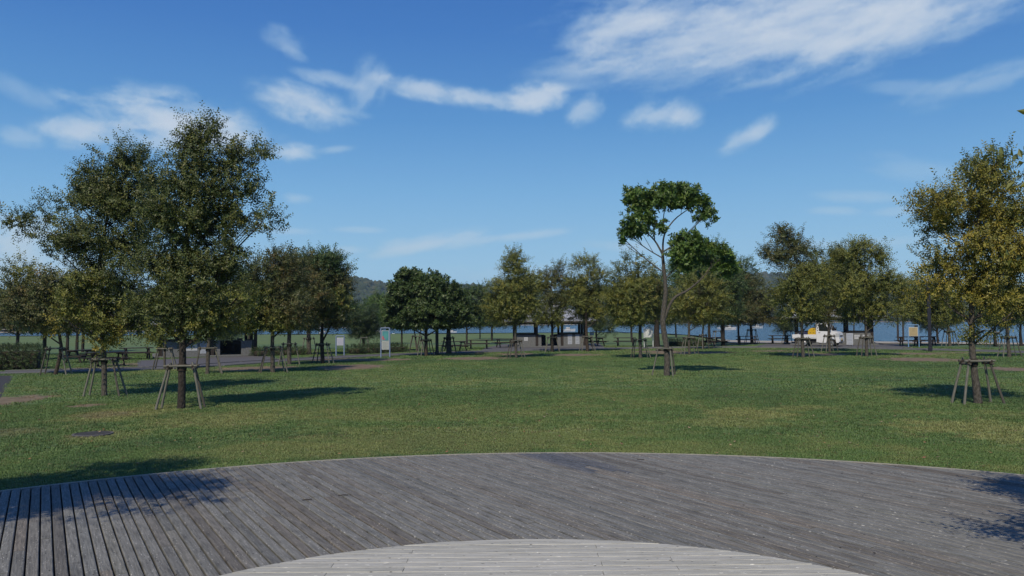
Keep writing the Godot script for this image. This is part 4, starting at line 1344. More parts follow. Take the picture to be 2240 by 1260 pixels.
	# ---- second row, on the left
	tree("broadleaf_tree", "slender brownish tree with fan of thin stems between shelter and map sign", {base = [597, 815], trunk = [[[597, 815, 0.13], [596, 740, 0.11], [598, 680, 0.09], [596, 600, 0.03]], [[598, 670, 0.05], [625, 620, 0.02]], [[598, 665, 0.05], [575, 620, 0.02]]], pal = "brown", size = 0.38, stakes = 4, turn = 0.5, tall = 1.0, who = "the slender brownish tree",
		lobes = [[600, 575, 44, 32, 0.75], [570, 610, 42, 34, 0.8], [630, 600, 42, 36, 0.8], [560, 660, 40, 38, 0.85, "green"], [605, 660, 50, 40, 0.9], [640, 670, 40, 40, 0.8], [580, 706, 44, 26, 0.85, "olive"], [625, 715, 40, 22, 0.8]]})
	tree("broadleaf_tree", "brown and rust coloured tree behind the slender brownish one", {base = [633, 798], trunk = [[[633, 798, 0.15], [633, 730, 0.13], [640, 650, 0.08], [650, 590, 0.03]]], pal = "rust", size = 0.42, stakes = 4, turn = 0.2, tall = 1.0, who = "the brown and rust coloured tree",
		lobes = [[655, 590, 40, 36, 0.85], [640, 640, 46, 40, 0.9], [680, 640, 40, 40, 0.9], [660, 690, 50, 30, 0.9, "brown"], [620, 690, 40, 28, 0.9, "brown"]]})
	tree("broadleaf_tree", "rounded dark tree tinged orange, trunk forking low beside white notice board", {base = [706, 795], trunk = [[[706, 795, 0.15], [704, 745, 0.13], [706, 700, 0.09], [708, 620, 0.03]], [[705, 748, 0.075], [722, 715, 0.05], [738, 680, 0.02]]], pal = "rust", size = 0.42, bark = "bark_dark", thick = 1.1, stakes = 4, turn = -0.3, tall = 0.95, who = "the low-forking orange-tinged tree",
		lobes = [[690, 572, 34, 22, 1.0, "dark"], [720, 590, 34, 28, 1.0, "dark"], [700, 610, 44, 34, 1.0], [735, 620, 24, 24, 0.9], [690, 650, 46, 36, 1.0, "brown"], [735, 660, 34, 32, 1.0, "olive"], [705, 695, 56, 24, 1.0, "brown"], [755, 665, 20, 22, 0.9, "dark"]]})
	tree("broadleaf_tree", "green tree whose stout trunk stands behind the hedge near the notice board", {base = [676, 776], trunk = [[[676, 776, 0.22], [675, 730, 0.19], [672, 660, 0.09]]], pal = "brown", size = 0.5, stakes = 4, turn = 0.3, tall = 1.05, who = "the stout trunk behind the hedge",
		lobes = [[672, 640, 40, 36, 0.9], [660, 690, 40, 24, 0.9], [695, 690, 36, 24, 0.9]]})
	tree("broadleaf_tree", "crooked leaning tree with brown leaves beside the clipped hedge", {base = [122, 820], trunk = [[[122, 820, 0.11], [130, 785, 0.10], [134, 760, 0.095], [130, 730, 0.085], [126, 660, 0.04]]], pal = "brown", size = 0.40, bark = "bark_brown", stakes = 4, turn = 0.1, tall = 1.05, who = "the crooked leaning tree",
		lobes = [[100, 630, 54, 30, 0.8, "rust"], [60, 655, 50, 30, 0.9], [150, 650, 50, 34, 0.9], [110, 690, 60, 34, 1.0], [40, 690, 40, 26, 0.9], [160, 700, 44, 26, 0.9], [30, 640, 30, 20, 0.6, "olive"], [60, 600, 46, 20, 0.5, "olive"]]})
	tree("broadleaf_tree", "thin pale sapling with sparse leaves at the left end of the shelter wall", {base = [360, 809], trunk = [[[360, 809, 0.07], [361, 760, 0.06], [364, 735, 0.05], [372, 705, 0.02]], [[363, 748, 0.04], [350, 722, 0.016]]], pal = "olive", size = 0.34, clear = 1.0, stakes = 4, turn = 0.1, tall = 0.92, who = "the thin pale sapling",
		lobes = [[372, 705, 18, 14, 0.5], [350, 715, 14, 12, 0.5], [365, 680, 26, 20, 0.7, "green"]]})
	tree("broadleaf_tree", "straight grey tree before the concrete wall with white posters", {base = [454, 818], trunk = [[[454, 818, 0.115], [456, 760, 0.105], [462, 700, 0.08], [470, 640, 0.03]]], pal = "olive", size = 0.38, stakes = 4, turn = 0.4, tall = 1.02, who = "the straight grey tree before the posters",
		lobes = [[470, 660, 44, 34, 0.9], [500, 690, 40, 24, 0.9], [440, 700, 40, 24, 0.9], [530, 670, 40, 30, 0.85, "green"], [545, 640, 36, 26, 0.8, "green"], [520, 705, 30, 14, 0.8]]})
	var back := [["stout dark trunk at the left lawn border", 38, 778, "brown", [[30, 690, 40, 30], [20, 725, 34, 14], [60, 720, 30, 14]]], ["dark low-forking tree rising behind the clipped hedge", 97, 787, "dark", [[92, 700, 36, 26], [120, 715, 26, 14], [70, 712, 24, 16]]], ["dark straight tree behind the long picnic tables", 147, 776, "brown", [[150, 680, 40, 30], [140, 715, 36, 16]]], ["brown tree on the far meadow behind the picnic tables", 168, 772, "brown", [[175, 680, 36, 30], [190, 712, 30, 16]]], ["thin brown tree on the far meadow by the others", 181, 770, "rust", [[205, 690, 34, 26]]], ["dark leafy tree behind the left end shelter roof", 545, 770, "dark", [[525, 620, 44, 34], [545, 665, 44, 36], [515, 680, 40, 30], [570, 690, 36, 26]]]]
	for q in back:
		tree("broadleaf_tree", q[0], {base = [q[1], q[2]], trunk = [[[q[1], q[2], 0.16], [q[1] + 1, 735, 0.14], [q[1] + 3, 680, 0.06]]], pal = q[3], size = 0.48, bark = "bark_dark", lobes = q[4]})
	# ---- centre
	tree("evergreen_tree", "large domed dark green evergreen behind the navy lamp post", {base = [932, 779], trunk = [[[932, 779, 0.15], [932, 735, 0.14], [932, 680, 0.11], [930, 620, 0.05]]], pal = "dark", leaf = "broad", size = 0.46, bark = "bark_brown", thick = 1.35, stakes = 4, turn = 0.7, tall = 0.95, who = "the domed dark evergreen",
		lobes = [[897, 616, 30, 24, 1.1], [935, 622, 34, 26, 1.1], [880, 650, 32, 32, 1.1], [920, 655, 44, 36, 1.1], [965, 640, 36, 30, 1.1], [990, 665, 30, 30, 1.1], [870, 690, 26, 26, 1.0], [910, 700, 44, 24, 1.1], [960, 690, 48, 30, 1.1], [1000, 690, 26, 24, 1.0]]})
	tree("evergreen_tree", "squat thick-trunked evergreen right of the navy lamp post", {base = [982, 774], trunk = [[[982, 774, 0.26], [981, 740, 0.22], [982, 690, 0.1]]], pal = "dark", leaf = "broad", size = 0.48, bark = "bark_grey", thick = 1.2, stakes = 4, turn = 0.2, tall = 1.0, who = "the squat thick-trunked evergreen",
		lobes = [[985, 668, 34, 32, 1.0], [1005, 695, 30, 24, 1.0], [970, 700, 34, 20, 1.0]]})
	tree("broadleaf_tree", "pale multi-stemmed shrub tree behind the round table by the evergreen", {base = [912, 769], trunk = [[[912, 769, 0.10], [908, 735, 0.07], [904, 705, 0.03]], [[912, 768, 0.08], [918, 735, 0.06], [924, 705, 0.03]]], pal = "olive", leaf = "broad", size = 0.4, lobes = [[900, 712, 18, 12, 0.6], [922, 712, 18, 12, 0.6]], stakes = 4, turn = 0.0, tall = 1.05, who = "the pale multi-stemmed tree"})
	for q in [["mid green round-headed tree behind the map sign", 846, 752, "camphor", [[835, 668, 30, 20], [815, 685, 26, 18], [855, 690, 26, 20], [830, 700, 30, 14]], 0.14], ["small dark tree in stakes behind the hedge right of the map sign", 879, 768, "dark", [[878, 708, 26, 14], [868, 690, 24, 18]], 0.09], ["green tree beside the picnic table at the lawn corner", 1021, 754, "dark", [[1040, 655, 26, 24], [1030, 690, 32, 24], [1058, 690, 28, 24]], 0.14], ["green leafy tree left of the middle shelter roof", 1076, 745, "green", [[1078, 670, 34, 26], [1070, 700, 38, 18], [1100, 700, 34, 16]], 0.18], ["slim tree by the water behind the lawn corner picnic table", 1050, 741, "green", [[1055, 700, 34, 18]], 0.12]]:
		tree("broadleaf_tree", q[0], {base = [q[1], q[2]], trunk = [[[q[1], q[2], q[5]], [q[1], 722, q[5] * 0.9], [q[1], 690, q[5] * 0.4]]], pal = q[3], size = 0.55, bark = "bark_dark", lobes = q[4]})
	tree("broadleaf_tree", "olive tree with tall leafy spire before the left wall of the middle shelter", {base = [1129, 783], trunk = [[[1129, 783, 0.115], [1128, 740, 0.105], [1127, 680, 0.085], [1126, 610, 0.04], [1133, 560, 0.012]]], pal = "olive", size = 0.42, stakes = 4, turn = 0.5, tall = 0.95, who = "the spired olive tree",
		lobes = [[1120, 572, 14, 18, 0.7, "olive"], [1137, 568, 11, 18, 0.7, "olive"], [1124, 604, 24, 22, 0.85, "olive"], [1105, 640, 34, 24, 0.95], [1142, 636, 34, 26, 0.95], [1092, 668, 28, 20, 0.95], [1125, 672, 40, 24, 1.0], [1160, 662, 26, 20, 0.9, "olive"], [1112, 694, 32, 12, 0.9]]})
	tree("broadleaf_tree", "thin-leaved dark tree with bare crossing limbs before the shelter opening", {base = [1208, 770], trunk = [[[1208, 770, 0.15], [1208, 730, 0.12], [1207, 690, 0.09], [1204, 640, 0.04], [1208, 605, 0.02]], [[1207, 700, 0.06], [1185, 675, 0.045], [1155, 668, 0.02]], [[1207, 680, 0.05], [1192, 655, 0.035], [1180, 625, 0.015]]], pal = "brown", size = 0.42, bark = "bark_dark", stakes = 4, turn = 0.1, tall = 0.95, who = "the thin-leaved tree before the shelter opening",
		lobes = [[1168, 622, 26, 18, 0.9, "olive"], [1200, 618, 26, 20, 0.85, "rust"], [1222, 596, 14, 14, 0.7, "rust"], [1178, 680, 32, 14, 0.5, "green"], [1225, 672, 34, 16, 0.45, "green"], [1200, 700, 38, 10, 0.7, "olive"], [1232, 694, 28, 12, 0.6, "brown"], [1215, 640, 26, 18, 0.6]]})
	tree("broadleaf_tree", "yellow olive tree with airy top before the right end of middle shelter", {base = [1285, 769], trunk = [[[1285, 769, 0.16], [1283, 730, 0.13], [1282, 680, 0.10], [1284, 620, 0.05], [1290, 575, 0.012]]], pal = "olive", size = 0.42, bark = "bark_brown", stakes = 4, turn = 0.3, tall = 0.98, who = "the airy-topped yellow olive tree",
		lobes = [[1272, 578, 16, 12, 0.5, "olive"], [1296, 582, 18, 20, 0.5, "olive"], [1315, 605, 18, 12, 0.55, "olive"], [1285, 608, 18, 16, 0.55, "olive"], [1252, 628, 26, 20, 0.95], [1285, 645, 36, 24, 1.0], [1252, 660, 30, 20, 1.0], [1310, 650, 26, 22, 0.9, "olive"], [1285, 680, 40, 14, 1.0], [1315, 684, 26, 16, 0.9, "olive"]]})
	tree("broadleaf_tree", "olive tree with uneven crown beside the white board on white posts", {base = [1401, 783], trunk = [[[1401, 783, 0.14], [1400, 730, 0.125], [1400, 670, 0.10], [1395, 600, 0.035]]], pal = "olive", size = 0.42, stakes = 4, turn = 0.15, tall = 0.96, who = "the uneven olive tree",
		lobes = [[1385, 575, 24, 16, 0.75], [1405, 590, 20, 14, 0.7], [1372, 606, 30, 18, 0.8, "green"], [1400, 625, 36, 26, 0.9], [1370, 640, 34, 24, 0.95], [1425, 655, 32, 34, 0.95, "brown"], [1390, 665, 40, 24, 1.0], [1355, 662, 26, 20, 0.9], [1378, 692, 40, 14, 1.0], [1415, 695, 30, 14, 0.9]]})
	tree("broadleaf_tree", "low yellow olive tree under the camphor bough", {base = [1508, 776], trunk = [[[1508, 776, 0.11], [1507, 735, 0.10], [1509, 690, 0.07], [1520, 640, 0.03]]], pal = "olive", size = 0.44, stakes = 4, turn = 0.35, tall = 0.98, who = "the low yellow olive tree",
		lobes = [[1535, 632, 40, 26, 0.95, "olive"], [1560, 645, 26, 22, 0.95, "olive"], [1510, 650, 36, 22, 0.95], [1490, 672, 26, 16, 0.9], [1525, 680, 36, 16, 1.0], [1555, 682, 28, 14, 0.9]]})
	tree("broadleaf_tree", "thin leaning tree behind the low yellow olive tree", {base = [1538, 764], trunk = [[[1538, 764, 0.10], [1537, 730, 0.085], [1541, 690, 0.05]]], pal = "brown", size = 0.48, bark = "bark_brown", lobes = [[1545, 660, 32, 22], [1530, 690, 30, 14]], stakes = 4, turn = 0.9, tall = 0.98, who = "the thin leaning tree"})
	tree("broadleaf_tree", "dark brown-leaved tree over the picnic table on the shore", {base = [1645, 751], trunk = [[[1645, 751, 0.20], [1643, 725, 0.17], [1640, 670, 0.09]]], pal = "brown", size = 0.52, bark = "bark_dark", thick = 1.1, stakes = 4, turn = 0.0, tall = 1.15, who = "the dark brown-leaved shore tree",
		lobes = [[1625, 588, 28, 16, 0.8, "dark"], [1612, 622, 40, 30, 1.0], [1648, 640, 34, 30, 1.0], [1600, 655, 36, 30, 1.0], [1640, 680, 46, 22, 1.0], [1672, 690, 20, 18, 0.8, "rust"], [1600, 692, 40, 16, 1.0]]})
	for q in [["dark tree with two close trunks left of the shore picnic table", 1582, 757, "dark", [[1590, 620, 34, 34], [1580, 665, 38, 34], [1570, 695, 36, 14]], 0.24], ["dark slim tree at the water between the camphor and the sheds", 1479, 738, "brown", [[1480, 690, 36, 16], [1470, 670, 30, 18]], 0.16], ["broad dark trunk behind the white board on white posts", 1437, 760, "dark", [[1430, 640, 40, 34], [1440, 680, 44, 26]], 0.34], ["dark trunk on the lawn left of the white board", 1382, 748, "dark", [[1380, 700, 36, 14], [1365, 690, 30, 16]], 0.16], ["slender dark tree holding its crown over the shore picnic table", 1616, 752, "brown", [[1610, 700, 36, 12], [1620, 680, 40, 16]], 0.13], ["full fresh green tree rising behind the camphor bough", 1552, 752, "camphor", [[1510, 560, 36, 30], [1545, 560, 40, 28], [1575, 585, 34, 28], [1500, 600, 36, 26], [1545, 610, 46, 26], [1590, 612, 22, 18]], 0.2]]:
		tree("broadleaf_tree", q[0], {base = [q[1], q[2]], trunk = [[[q[1], q[2], q[5]], [q[1] - 1, 715, q[5] * 0.85], [q[1] + 1, 680, q[5] * 0.4]]], pal = q[3], size = 0.55, bark = "bark_dark", lobes = q[4]})
	# ---- right
	tree("broadleaf_tree", "lopsided tree with tufted upper boughs before the truck bed", {base = [1757, 782], trunk = [[[1757, 782, 0.13], [1755, 740, 0.115], [1752, 680, 0.09], [1750, 620, 0.06], [1742, 570, 0.03], [1716, 525, 0.01]], [[1750, 620, 0.03], [1728, 580, 0.02], [1692, 562, 0.01]]], pal = "olive", size = 0.42, stakes = 4, turn = 0.2, tall = 0.98, who = "the lopsided tufted tree",
		lobes = [[1714, 518, 14, 12, 1.3, "brown"], [1740, 538, 21, 18, 1.3, "brown"], [1690, 563, 22, 14, 1.3, "brown"], [1710, 570, 18, 12, 0.9, "brown"], [1742, 578, 20, 16, 0.8, "brown"], [1770, 606, 30, 24, 0.9, "olive"], [1735, 620, 34, 24, 0.85], [1722, 655, 36, 20, 1.0], [1765, 650, 36, 28, 1.0, "olive"], [1742, 682, 44, 16, 1.0], [1780, 692, 34, 14, 0.9, "rust"]]})
	tree("broadleaf_tree", "green tree with feathery top before the truck cab", {base = [1815, 770], trunk = [[[1815, 770, 0.13], [1813, 730, 0.115], [1812, 670, 0.09], [1808, 600, 0.03]]], pal = "green", size = 0.44, stakes = 4, turn = 0.4, tall = 0.98, who = "the feathery green tree before the truck cab",
		lobes = [[1790, 570, 22, 20, 0.75], [1816, 566, 20, 20, 0.75], [1840, 572, 18, 18, 0.75], [1805, 606, 36, 26, 0.95, "olive"], [1835, 615, 30, 28, 0.95], [1815, 650, 38, 26, 0.95], [1798, 688, 22, 10, 0.9, "rust"], [1845, 672, 26, 16, 0.9]]})
	tree("broadleaf_tree", "olive tree with flat fanned crown right of the truck", {base = [1896, 780], trunk = [[[1896, 780, 0.12], [1895, 740, 0.11], [1892, 680, 0.085], [1889, 620, 0.05], [1892, 560, 0.02]], [[1889, 600, 0.03], [1915, 575, 0.014]]], pal = "olive", size = 0.42, stakes = 4, turn = 0.3, tall = 1.0, who = "the fan-crowned olive tree by the truck",
		lobes = [[1878, 546, 28, 14, 0.9, "olive"], [1908, 560, 28, 14, 0.85, "olive"], [1934, 574, 14, 10, 0.7, "olive"], [1856, 566, 26, 20, 0.95], [1870, 592, 30, 20, 0.95], [1900, 584, 28, 12, 0.5, "olive"], [1925, 618, 32, 20, 0.9], [1880, 630, 40, 24, 0.9, "olive"], [1950, 636, 28, 22, 0.9, "olive"], [1905, 660, 46, 22, 0.95, "olive"], [1875, 690, 32, 12, 1.0], [1935, 682, 36, 16, 0.95, "olive"], [1850, 640, 26, 24, 0.8]]})
	tree("broadleaf_tree", "pale-stemmed spreading tree leaning over the tan notice board", {base = [2078, 757], trunk = [[[2078, 757, 0.16], [2076, 730, 0.12], [2072, 700, 0.08], [2055, 660, 0.03]], [[2077, 735, 0.06], [2060, 718, 0.045], [2038, 709, 0.02]], [[2075, 715, 0.06], [2095, 680, 0.02]]], pal = "olive", size = 0.46, stakes = 4, turn = 0.2, tall = 1.05, who = "the pale-stemmed spreading tree",
		lobes = [[1988, 622, 26, 16, 0.7, "olive"], [2000, 650, 34, 22, 0.9], [2035, 640, 34, 24, 0.85, "olive"], [1995, 685, 36, 16, 0.95, "olive"], [2035, 680, 36, 20, 0.95], [2075, 690, 34, 20, 0.9, "olive"], [2065, 655, 34, 24, 0.8, "olive"]]})
	tree("broadleaf_tree", "straight pale tree by the path behind the yellowing tree", {base = [2208, 781], trunk = [[[2208, 781, 0.14], [2204, 730, 0.12], [2202, 680, 0.09], [2205, 620, 0.04]]], pal = "olive", size = 0.42, stakes = 4, turn = 0.1, tall = 1.0, who = "the straight pale tree by the path",
		lobes = [[2205, 640, 36, 34, 0.85], [2190, 680, 34, 24, 0.85], [2228, 685, 30, 26, 0.85, "green"]]})
	tree("broadleaf_tree", "bright green bushy tree between shelter columns behind the truck", {base = [1868, 745], trunk = [[[1868, 745, 0.12], [1868, 725, 0.10], [1868, 700, 0.04]]], pal = "camphor", size = 0.5, lobes = [[1868, 712, 22, 10, 1.0], [1850, 705, 20, 12, 0.8]]})
	# ---- pines along the shore
	for q in [["layered garden pine with flat needle pads on the meadow behind the hedge", 796, 759, [[775, 712, 24, 7], [812, 726, 22, 6], [790, 733, 28, 7], [797, 700, 34, 8], [800, 684, 26, 9]], 0.17], ["wind-bent pine with level branches right of the middle shelter", 1306, 752, [[1300, 714, 26, 5], [1320, 722, 22, 5], [1288, 706, 22, 6]], 0.14], ["small layered pine left of the far right shelter", 1719, 748, [[1712, 712, 13, 6], [1722, 722, 12, 5], [1718, 700, 18, 7]], 0.12], ["curved pine trunk on the bank at the right lawn border", 2178, 758, [[2180, 700, 30, 8], [2200, 710, 24, 7], [2160, 704, 24, 8], [2215, 698, 24, 8]], 0.17], ["dark low pine seen through the left shelter", 508, 751, [[495, 740, 20, 6], [515, 728, 18, 6], [508, 716, 22, 8]], 0.16], ["bushy pine on the bank behind the tan notice board", 2052, 750, [[2050, 712, 34, 7], [2030, 704, 26, 7], [2075, 706, 24, 7]], 0.14], ["pine at the right border above the beach", 2234, 757, [[2225, 705, 26, 8], [2250, 698, 28, 10]], 0.16]]:
		var ty := 1e4
		for l in q[3]: ty = min(ty, float(l[1]))
		tree("pine_tree", q[0], {base = [q[1], q[2]], trunk = [[[q[1], q[2], q[4]], [q[1] - 2, (q[2] + ty) * 0.5, q[4] * 0.8], [q[1], ty, q[4] * 0.35]]], pal = "pine", leaf = "pine", size = 0.55, bark = "bark_dark", thick = 1.5, lift = 0.7, clear = 0.6, lobes = q[3]})
	stakes(ground(796, 760), 4, "the layered garden pine", 0.3, 0.8)
	# ---- two trees beside the deck, outside the picture: their shadows lie on the boards
	tree("broadleaf_tree", "leafy tree beside the deck casting dappled shade on the left boards", {at = Vector3(-8.7, 0, -5.75), trunk = [[[0, 0, 0.18], [4, -140, 0.16], [10, -300, 0.12], [20, -520, 0.03]], [[8, -260, 0.09], [100, -360, 0.06], [230, -400, 0.02]]], pal = "green", size = 0.3, clear = 1.8, lobes = [[270, -405, 130, 46, 0.9, "green", -0.45], [385, -410, 66, 24, 0.8, "green", -0.4], [330, -425, 80, 34, 0.8, "green", 0.05], [240, -420, 70, 40, 0.8, "green", 1.75], [210, -430, 80, 40, 0.8, "green", 0.85], [180, -450, 120, 70, 0.8, "green", -0.25], [90, -420, 110, 70, 0.8, "green", -0.55], [150, -520, 90, 60, 0.8, "green", -0.55], [20, -430, 120, 70, 0.9, "green", 0.0]]})
	tree("broadleaf_tree", "leafy tree beside the deck casting dappled shade on the right boards", {at = Vector3(9.5, 0, -5.6), trunk = [[[0, 0, 0.2], [-4, -120, 0.18], [-10, -250, 0.15], [-20, -450, 0.04]], [[-8, -210, 0.12], [-160, -300, 0.09], [-330, -310, 0.05], [-420, -290, 0.02]]], pal = "yellow", size = 0.3, clear = 1.5, lobes = [[-435, -275, 56, 36, 1.8, "olive", 0.9], [-390, -285, 70, 40, 1.8, "olive", 0.4], [-360, -300, 80, 46, 1.6, "olive", -0.3], [-550, -262, 52, 34, 1.8, "olive", -0.9], [-500, -275, 60, 34, 1.6, "olive", -1.3], [-450, -300, 70, 40, 0.8, "olive", -1.4], [-380, -400, 90, 60, 0.8, "yellow", -1.1], [-320, -330, 80, 60, 0.8, "olive", -0.8], [-200, -340, 120, 60, 0.9, "olive", 0.0], [-60, -380, 130, 80, 0.9, "olive", 0.0], [40, -420, 130, 90, 0.9, "yellow", 0.0], [-120, -450, 120, 70, 0.8, "yellow", 0.2]]})
	print("leaf clusters ", total_leaves)

# ------------------------------------------------------------------ hedges
func hedge(label: String, a: Vector3, b: Vector3, deep: float, tall: float) -> void:
	rng.seed = hash(label)
	var mid := (a + b) * 0.5
	var along := (b - a)
	along.y = 0.0
	var ln := along.length()
	var root := thing("clipped_hedge", label, "hedge", mid, -atan2(along.z, along.x), "clipped hedges along the path")
	var mb := MB.new()
	mb.box(Vector3(0, tall * 0.44, 0), Vector3(ln * 0.97, tall * 0.88, deep * 0.82), Basis(), 0.08)
	part("twig_core", mb, M.bark_brown, root)
	var xf := []
	var cols := []
	var count := int((ln * deep + 2.0 * ln * tall + 2.0 * deep * tall) * 85.0)
	for k in count:
		var p := Vector3(rs() * ln * 0.5, rng.randf() * tall, rs() * deep * 0.5)
		var w := rng.randf()
		var nn := Vector3.UP
		if w < 0.4: p.y = tall
		elif w < 0.75: p.z = deep * 0.5; nn = Vector3(0, 0.3, 1)
		elif w < 0.9: p.z = -deep * 0.5; nn = Vector3(0, 0.3, -1)
		else:
			p.x = ln * 0.5 * (1 if rng.randf() < 0.5 else -1); nn = Vector3(sign(p.x), 0.3, 0)
		p += rvec() * 0.07
		p.y = max(p.y, 0.05)
		var up := (nn.normalized() + rvec() * 0.6).normalized()
		var sx := up.cross(Vector3(0.3, 0.1, 0.9)).normalized()
		var sc := rng.randf_range(0.22, 0.36)
		xf.append(Transform3D(Basis(sx, up, sx.cross(up)).scaled_local(Vector3(sc, sc, sc)), p))
		var c := pick(PAL.dark)
		var g := rng.randf_range(0.75, 1.2)
		cols.append(Color(c.r * g, c.g * g, c.b * g))
	instances("leaves", leaf.small, xf, cols, root)

# ------------------------------------------------------------------ shelters
func shelter(label: String, at: Vector3, turn: float, ev: float, posters: Array, columns := [-1.0, -0.36, 0.36, 1.0], walls := [[-2.74, -1.12], [1.12, 2.74]], ends := [-0.78, 0.78], stoves := [-0.95, 0.95]) -> void:
	rng.seed = hash(label)
	var root := thing("barbecue_shelter", label, "shelter", at, turn, "open barbecue shelters")
	var fl := MB.new()
	fl.box(Vector3(0, 0.045, 0), Vector3(6.6, 0.09, 6.6), Basis(), 0.01)
	part("floor_slab", fl, M.concrete, root)
	var hw := 2.85
	for sx in columns:
		for sz in [-1.0, 1.0]:
			var mb := MB.new()
			mb.box(Vector3(sx * hw, 0.09 + (ev - 0.09) * 0.5, sz * hw), Vector3(0.2, ev - 0.09, 0.2), Basis(), 0.012)
			part("column", mb, M.dark_wood, root)
	for sx in [-1.0, 1.0]:
		var mb := MB.new()
		mb.box(Vector3(sx * hw, 0.09 + (ev - 0.09) * 0.5, 0), Vector3(0.2, ev - 0.09, 0.2), Basis(), 0.012)
		part("column", mb, M.dark_wood, root)
	# low concrete walls with dark counters
	for sz in [-1.0, 1.0]:
		for w in walls:
			var wx: float = (w[0] + w[1]) * 0.5
			var wl: float = w[1] - w[0]
			var mb := MB.new()
			mb.box(Vector3(wx, 0.55, sz * (hw + 0.02)), Vector3(wl, 0.92, 0.12), Basis(), 0.01)
			part("low_wall", mb, M.concrete, root)
			var cp := MB.new()
			cp.box(Vector3(wx, 1.035, sz * (hw - 0.08)), Vector3(wl + 0.02, 0.045, 0.46), Basis(), 0.006)
			part("counter_top", cp, M.black, root)
		for ex in ends:
			var en := MB.new()
			en.box(Vector3(ex, 0.53, sz * (hw - 0.12)), Vector3(0.26, 0.88, 0.34), Basis(), 0.01)
			part("wall_end", en, M.concrete, root)
	for sx in [-1.0, 1.0]:
		var mb := MB.new()
		mb.box(Vector3(sx * (hw + 0.02), 0.55, 0.0), Vector3(0.12, 0.92, 3.6), Basis(), 0.01)
		part("low_wall", mb, M.concrete, root)
	# cooking bench across the middle, with fire openings
	for sx in stoves:
		var mb := MB.new()
		mb.box(Vector3(sx, 0.50, -0.3), Vector3(1.5, 0.82, 1.1), Basis(), 0.015)
		var st := part("cooking_bench", mb, M.black, root)
		for j in 2:
			var op := MB.new()
			op.box(Vector3(sx + (j - 0.5) * 0.7, 0.52, 0.262), Vector3(0.5, 0.4, 0.02), Basis(), 0.004)
			part("fire_opening", op, M.rope, st)
		var grill := MB.new()
		grill.box(Vector3(sx, 0.935, -0.3), Vector3(1.3, 0.045, 0.8), Basis(), 0.006)
		part("grill_plate", grill, M.navy, st)
	# eaves beams
	for s in [-1.0, 1.0]:
		var mb := MB.new()
		mb.box(Vector3(0, ev - 0.06, s * (hw + 0.13)), Vector3(6.6, 0.2, 0.1), Basis(), 0.01)
		part("eaves_beam", mb, M.dark_wood, root)
		var m2 := MB.new()
		m2.box(Vector3(s * (hw + 0.13), ev - 0.07, 0), Vector3(0.1, 0.18, 5.8), Basis(), 0.01)
		part("eaves_beam", m2, M.dark_wood, root)
	# two-tiered hipped metal roof, each slope with standing seams
	var tiers := [["roof_slope", 3.9, ev + 0.06, 0.8, ev + 1.42], ["cap_slope", 1.0, ev + 1.60, 0.03, ev + 2.02]]
	for t in tiers:
		for k in 4:
			var b := Basis(Vector3.UP, k * PI / 2)
			var mb := MB.new()
			var o0 := [Vector3(-t[1], t[2], t[1]), Vector3(t[1], t[2], t[1]), Vector3(t[3], t[4], t[3]), Vector3(-t[3], t[4], t[3])]
			var up := []
			var dn := []
			for p in o0:
				up.append(b * (p + Vector3(0, 0.06, 0)))
				dn.append(b * p)
			mb.face(up, b * Vector3(0, 1, 1))
			mb.face(dn, b * Vector3(0, -1, -1))
			mb.face([dn[0], dn[1], up[1], up[0]], b * Vector3(0, 0, 1))
			var sl := part(t[0], mb, M.roof, root)
			var seams := MB.new()
			var nse := int(t[1] * 2.0 / 0.45)
			for j in range(1, nse):
				var x: float = lerpf(-t[1], t[1], float(j) / nse)
				var run: float = clamp((t[1] - abs(x)) / (t[1] - t[3]), 0.0, 1.0)
				var e0 := Vector3(x, t[2] + 0.075, t[1])
				var e1 := Vector3(x, lerpf(t[2], t[4], run) + 0.075, lerpf(t[1], t[3], run))
				seams.tube([b * e0, b * e1], [0.016, 0.016], 4, true)
			var so := part("standing_seams", seams, M.roof, sl)
			so.set_meta("kind", "stuff")
			var fa := MB.new()
			fa.box(b * Vector3(0, t[2] - 0.05, t[1] - 0.02), Vector3(t[1] * 2.0 - 0.1, 0.13, 0.04), b, 0.005)
			part("fascia", fa, M.dark_wood, sl)
	var lv := MB.new()
	lv.box(Vector3(0, ev + 1.5, 0), Vector3(1.5, 0.30, 1.5), Basis(), 0.01)
	part("vent_louvre", lv, M.dark_wood, root)
	# printed sheets fixed on the front walls: [x, y, w, h, material]
	for p in posters:
		var mb := MB.new()
		var c := Vector3(p[0], p[1], hw + 0.088)
		mb.box(c, Vector3(p[2], p[3], 0.008))
		part("poster_board", mb, M.white_steel, root)
		var f := MB.new()
		var hx: float = p[2] * 0.5 - 0.01
		var hy: float = p[3] * 0.5 - 0.01
		f.face([c + Vector3(-hx, -hy, 0.007), c + Vector3(hx, -hy, 0.007), c + Vector3(hx, hy, 0.007), c + Vector3(-hx, hy, 0.007)], Vector3.BACK, [Vector2(0, 1), Vector2(1, 1), Vector2(1, 0), Vector2(0, 0)])
		part("poster_print", f, M[p[4]], root)

func facing(at: Vector3) -> float:
	return atan2(EYE.x - at.x, EYE.z - at.z)

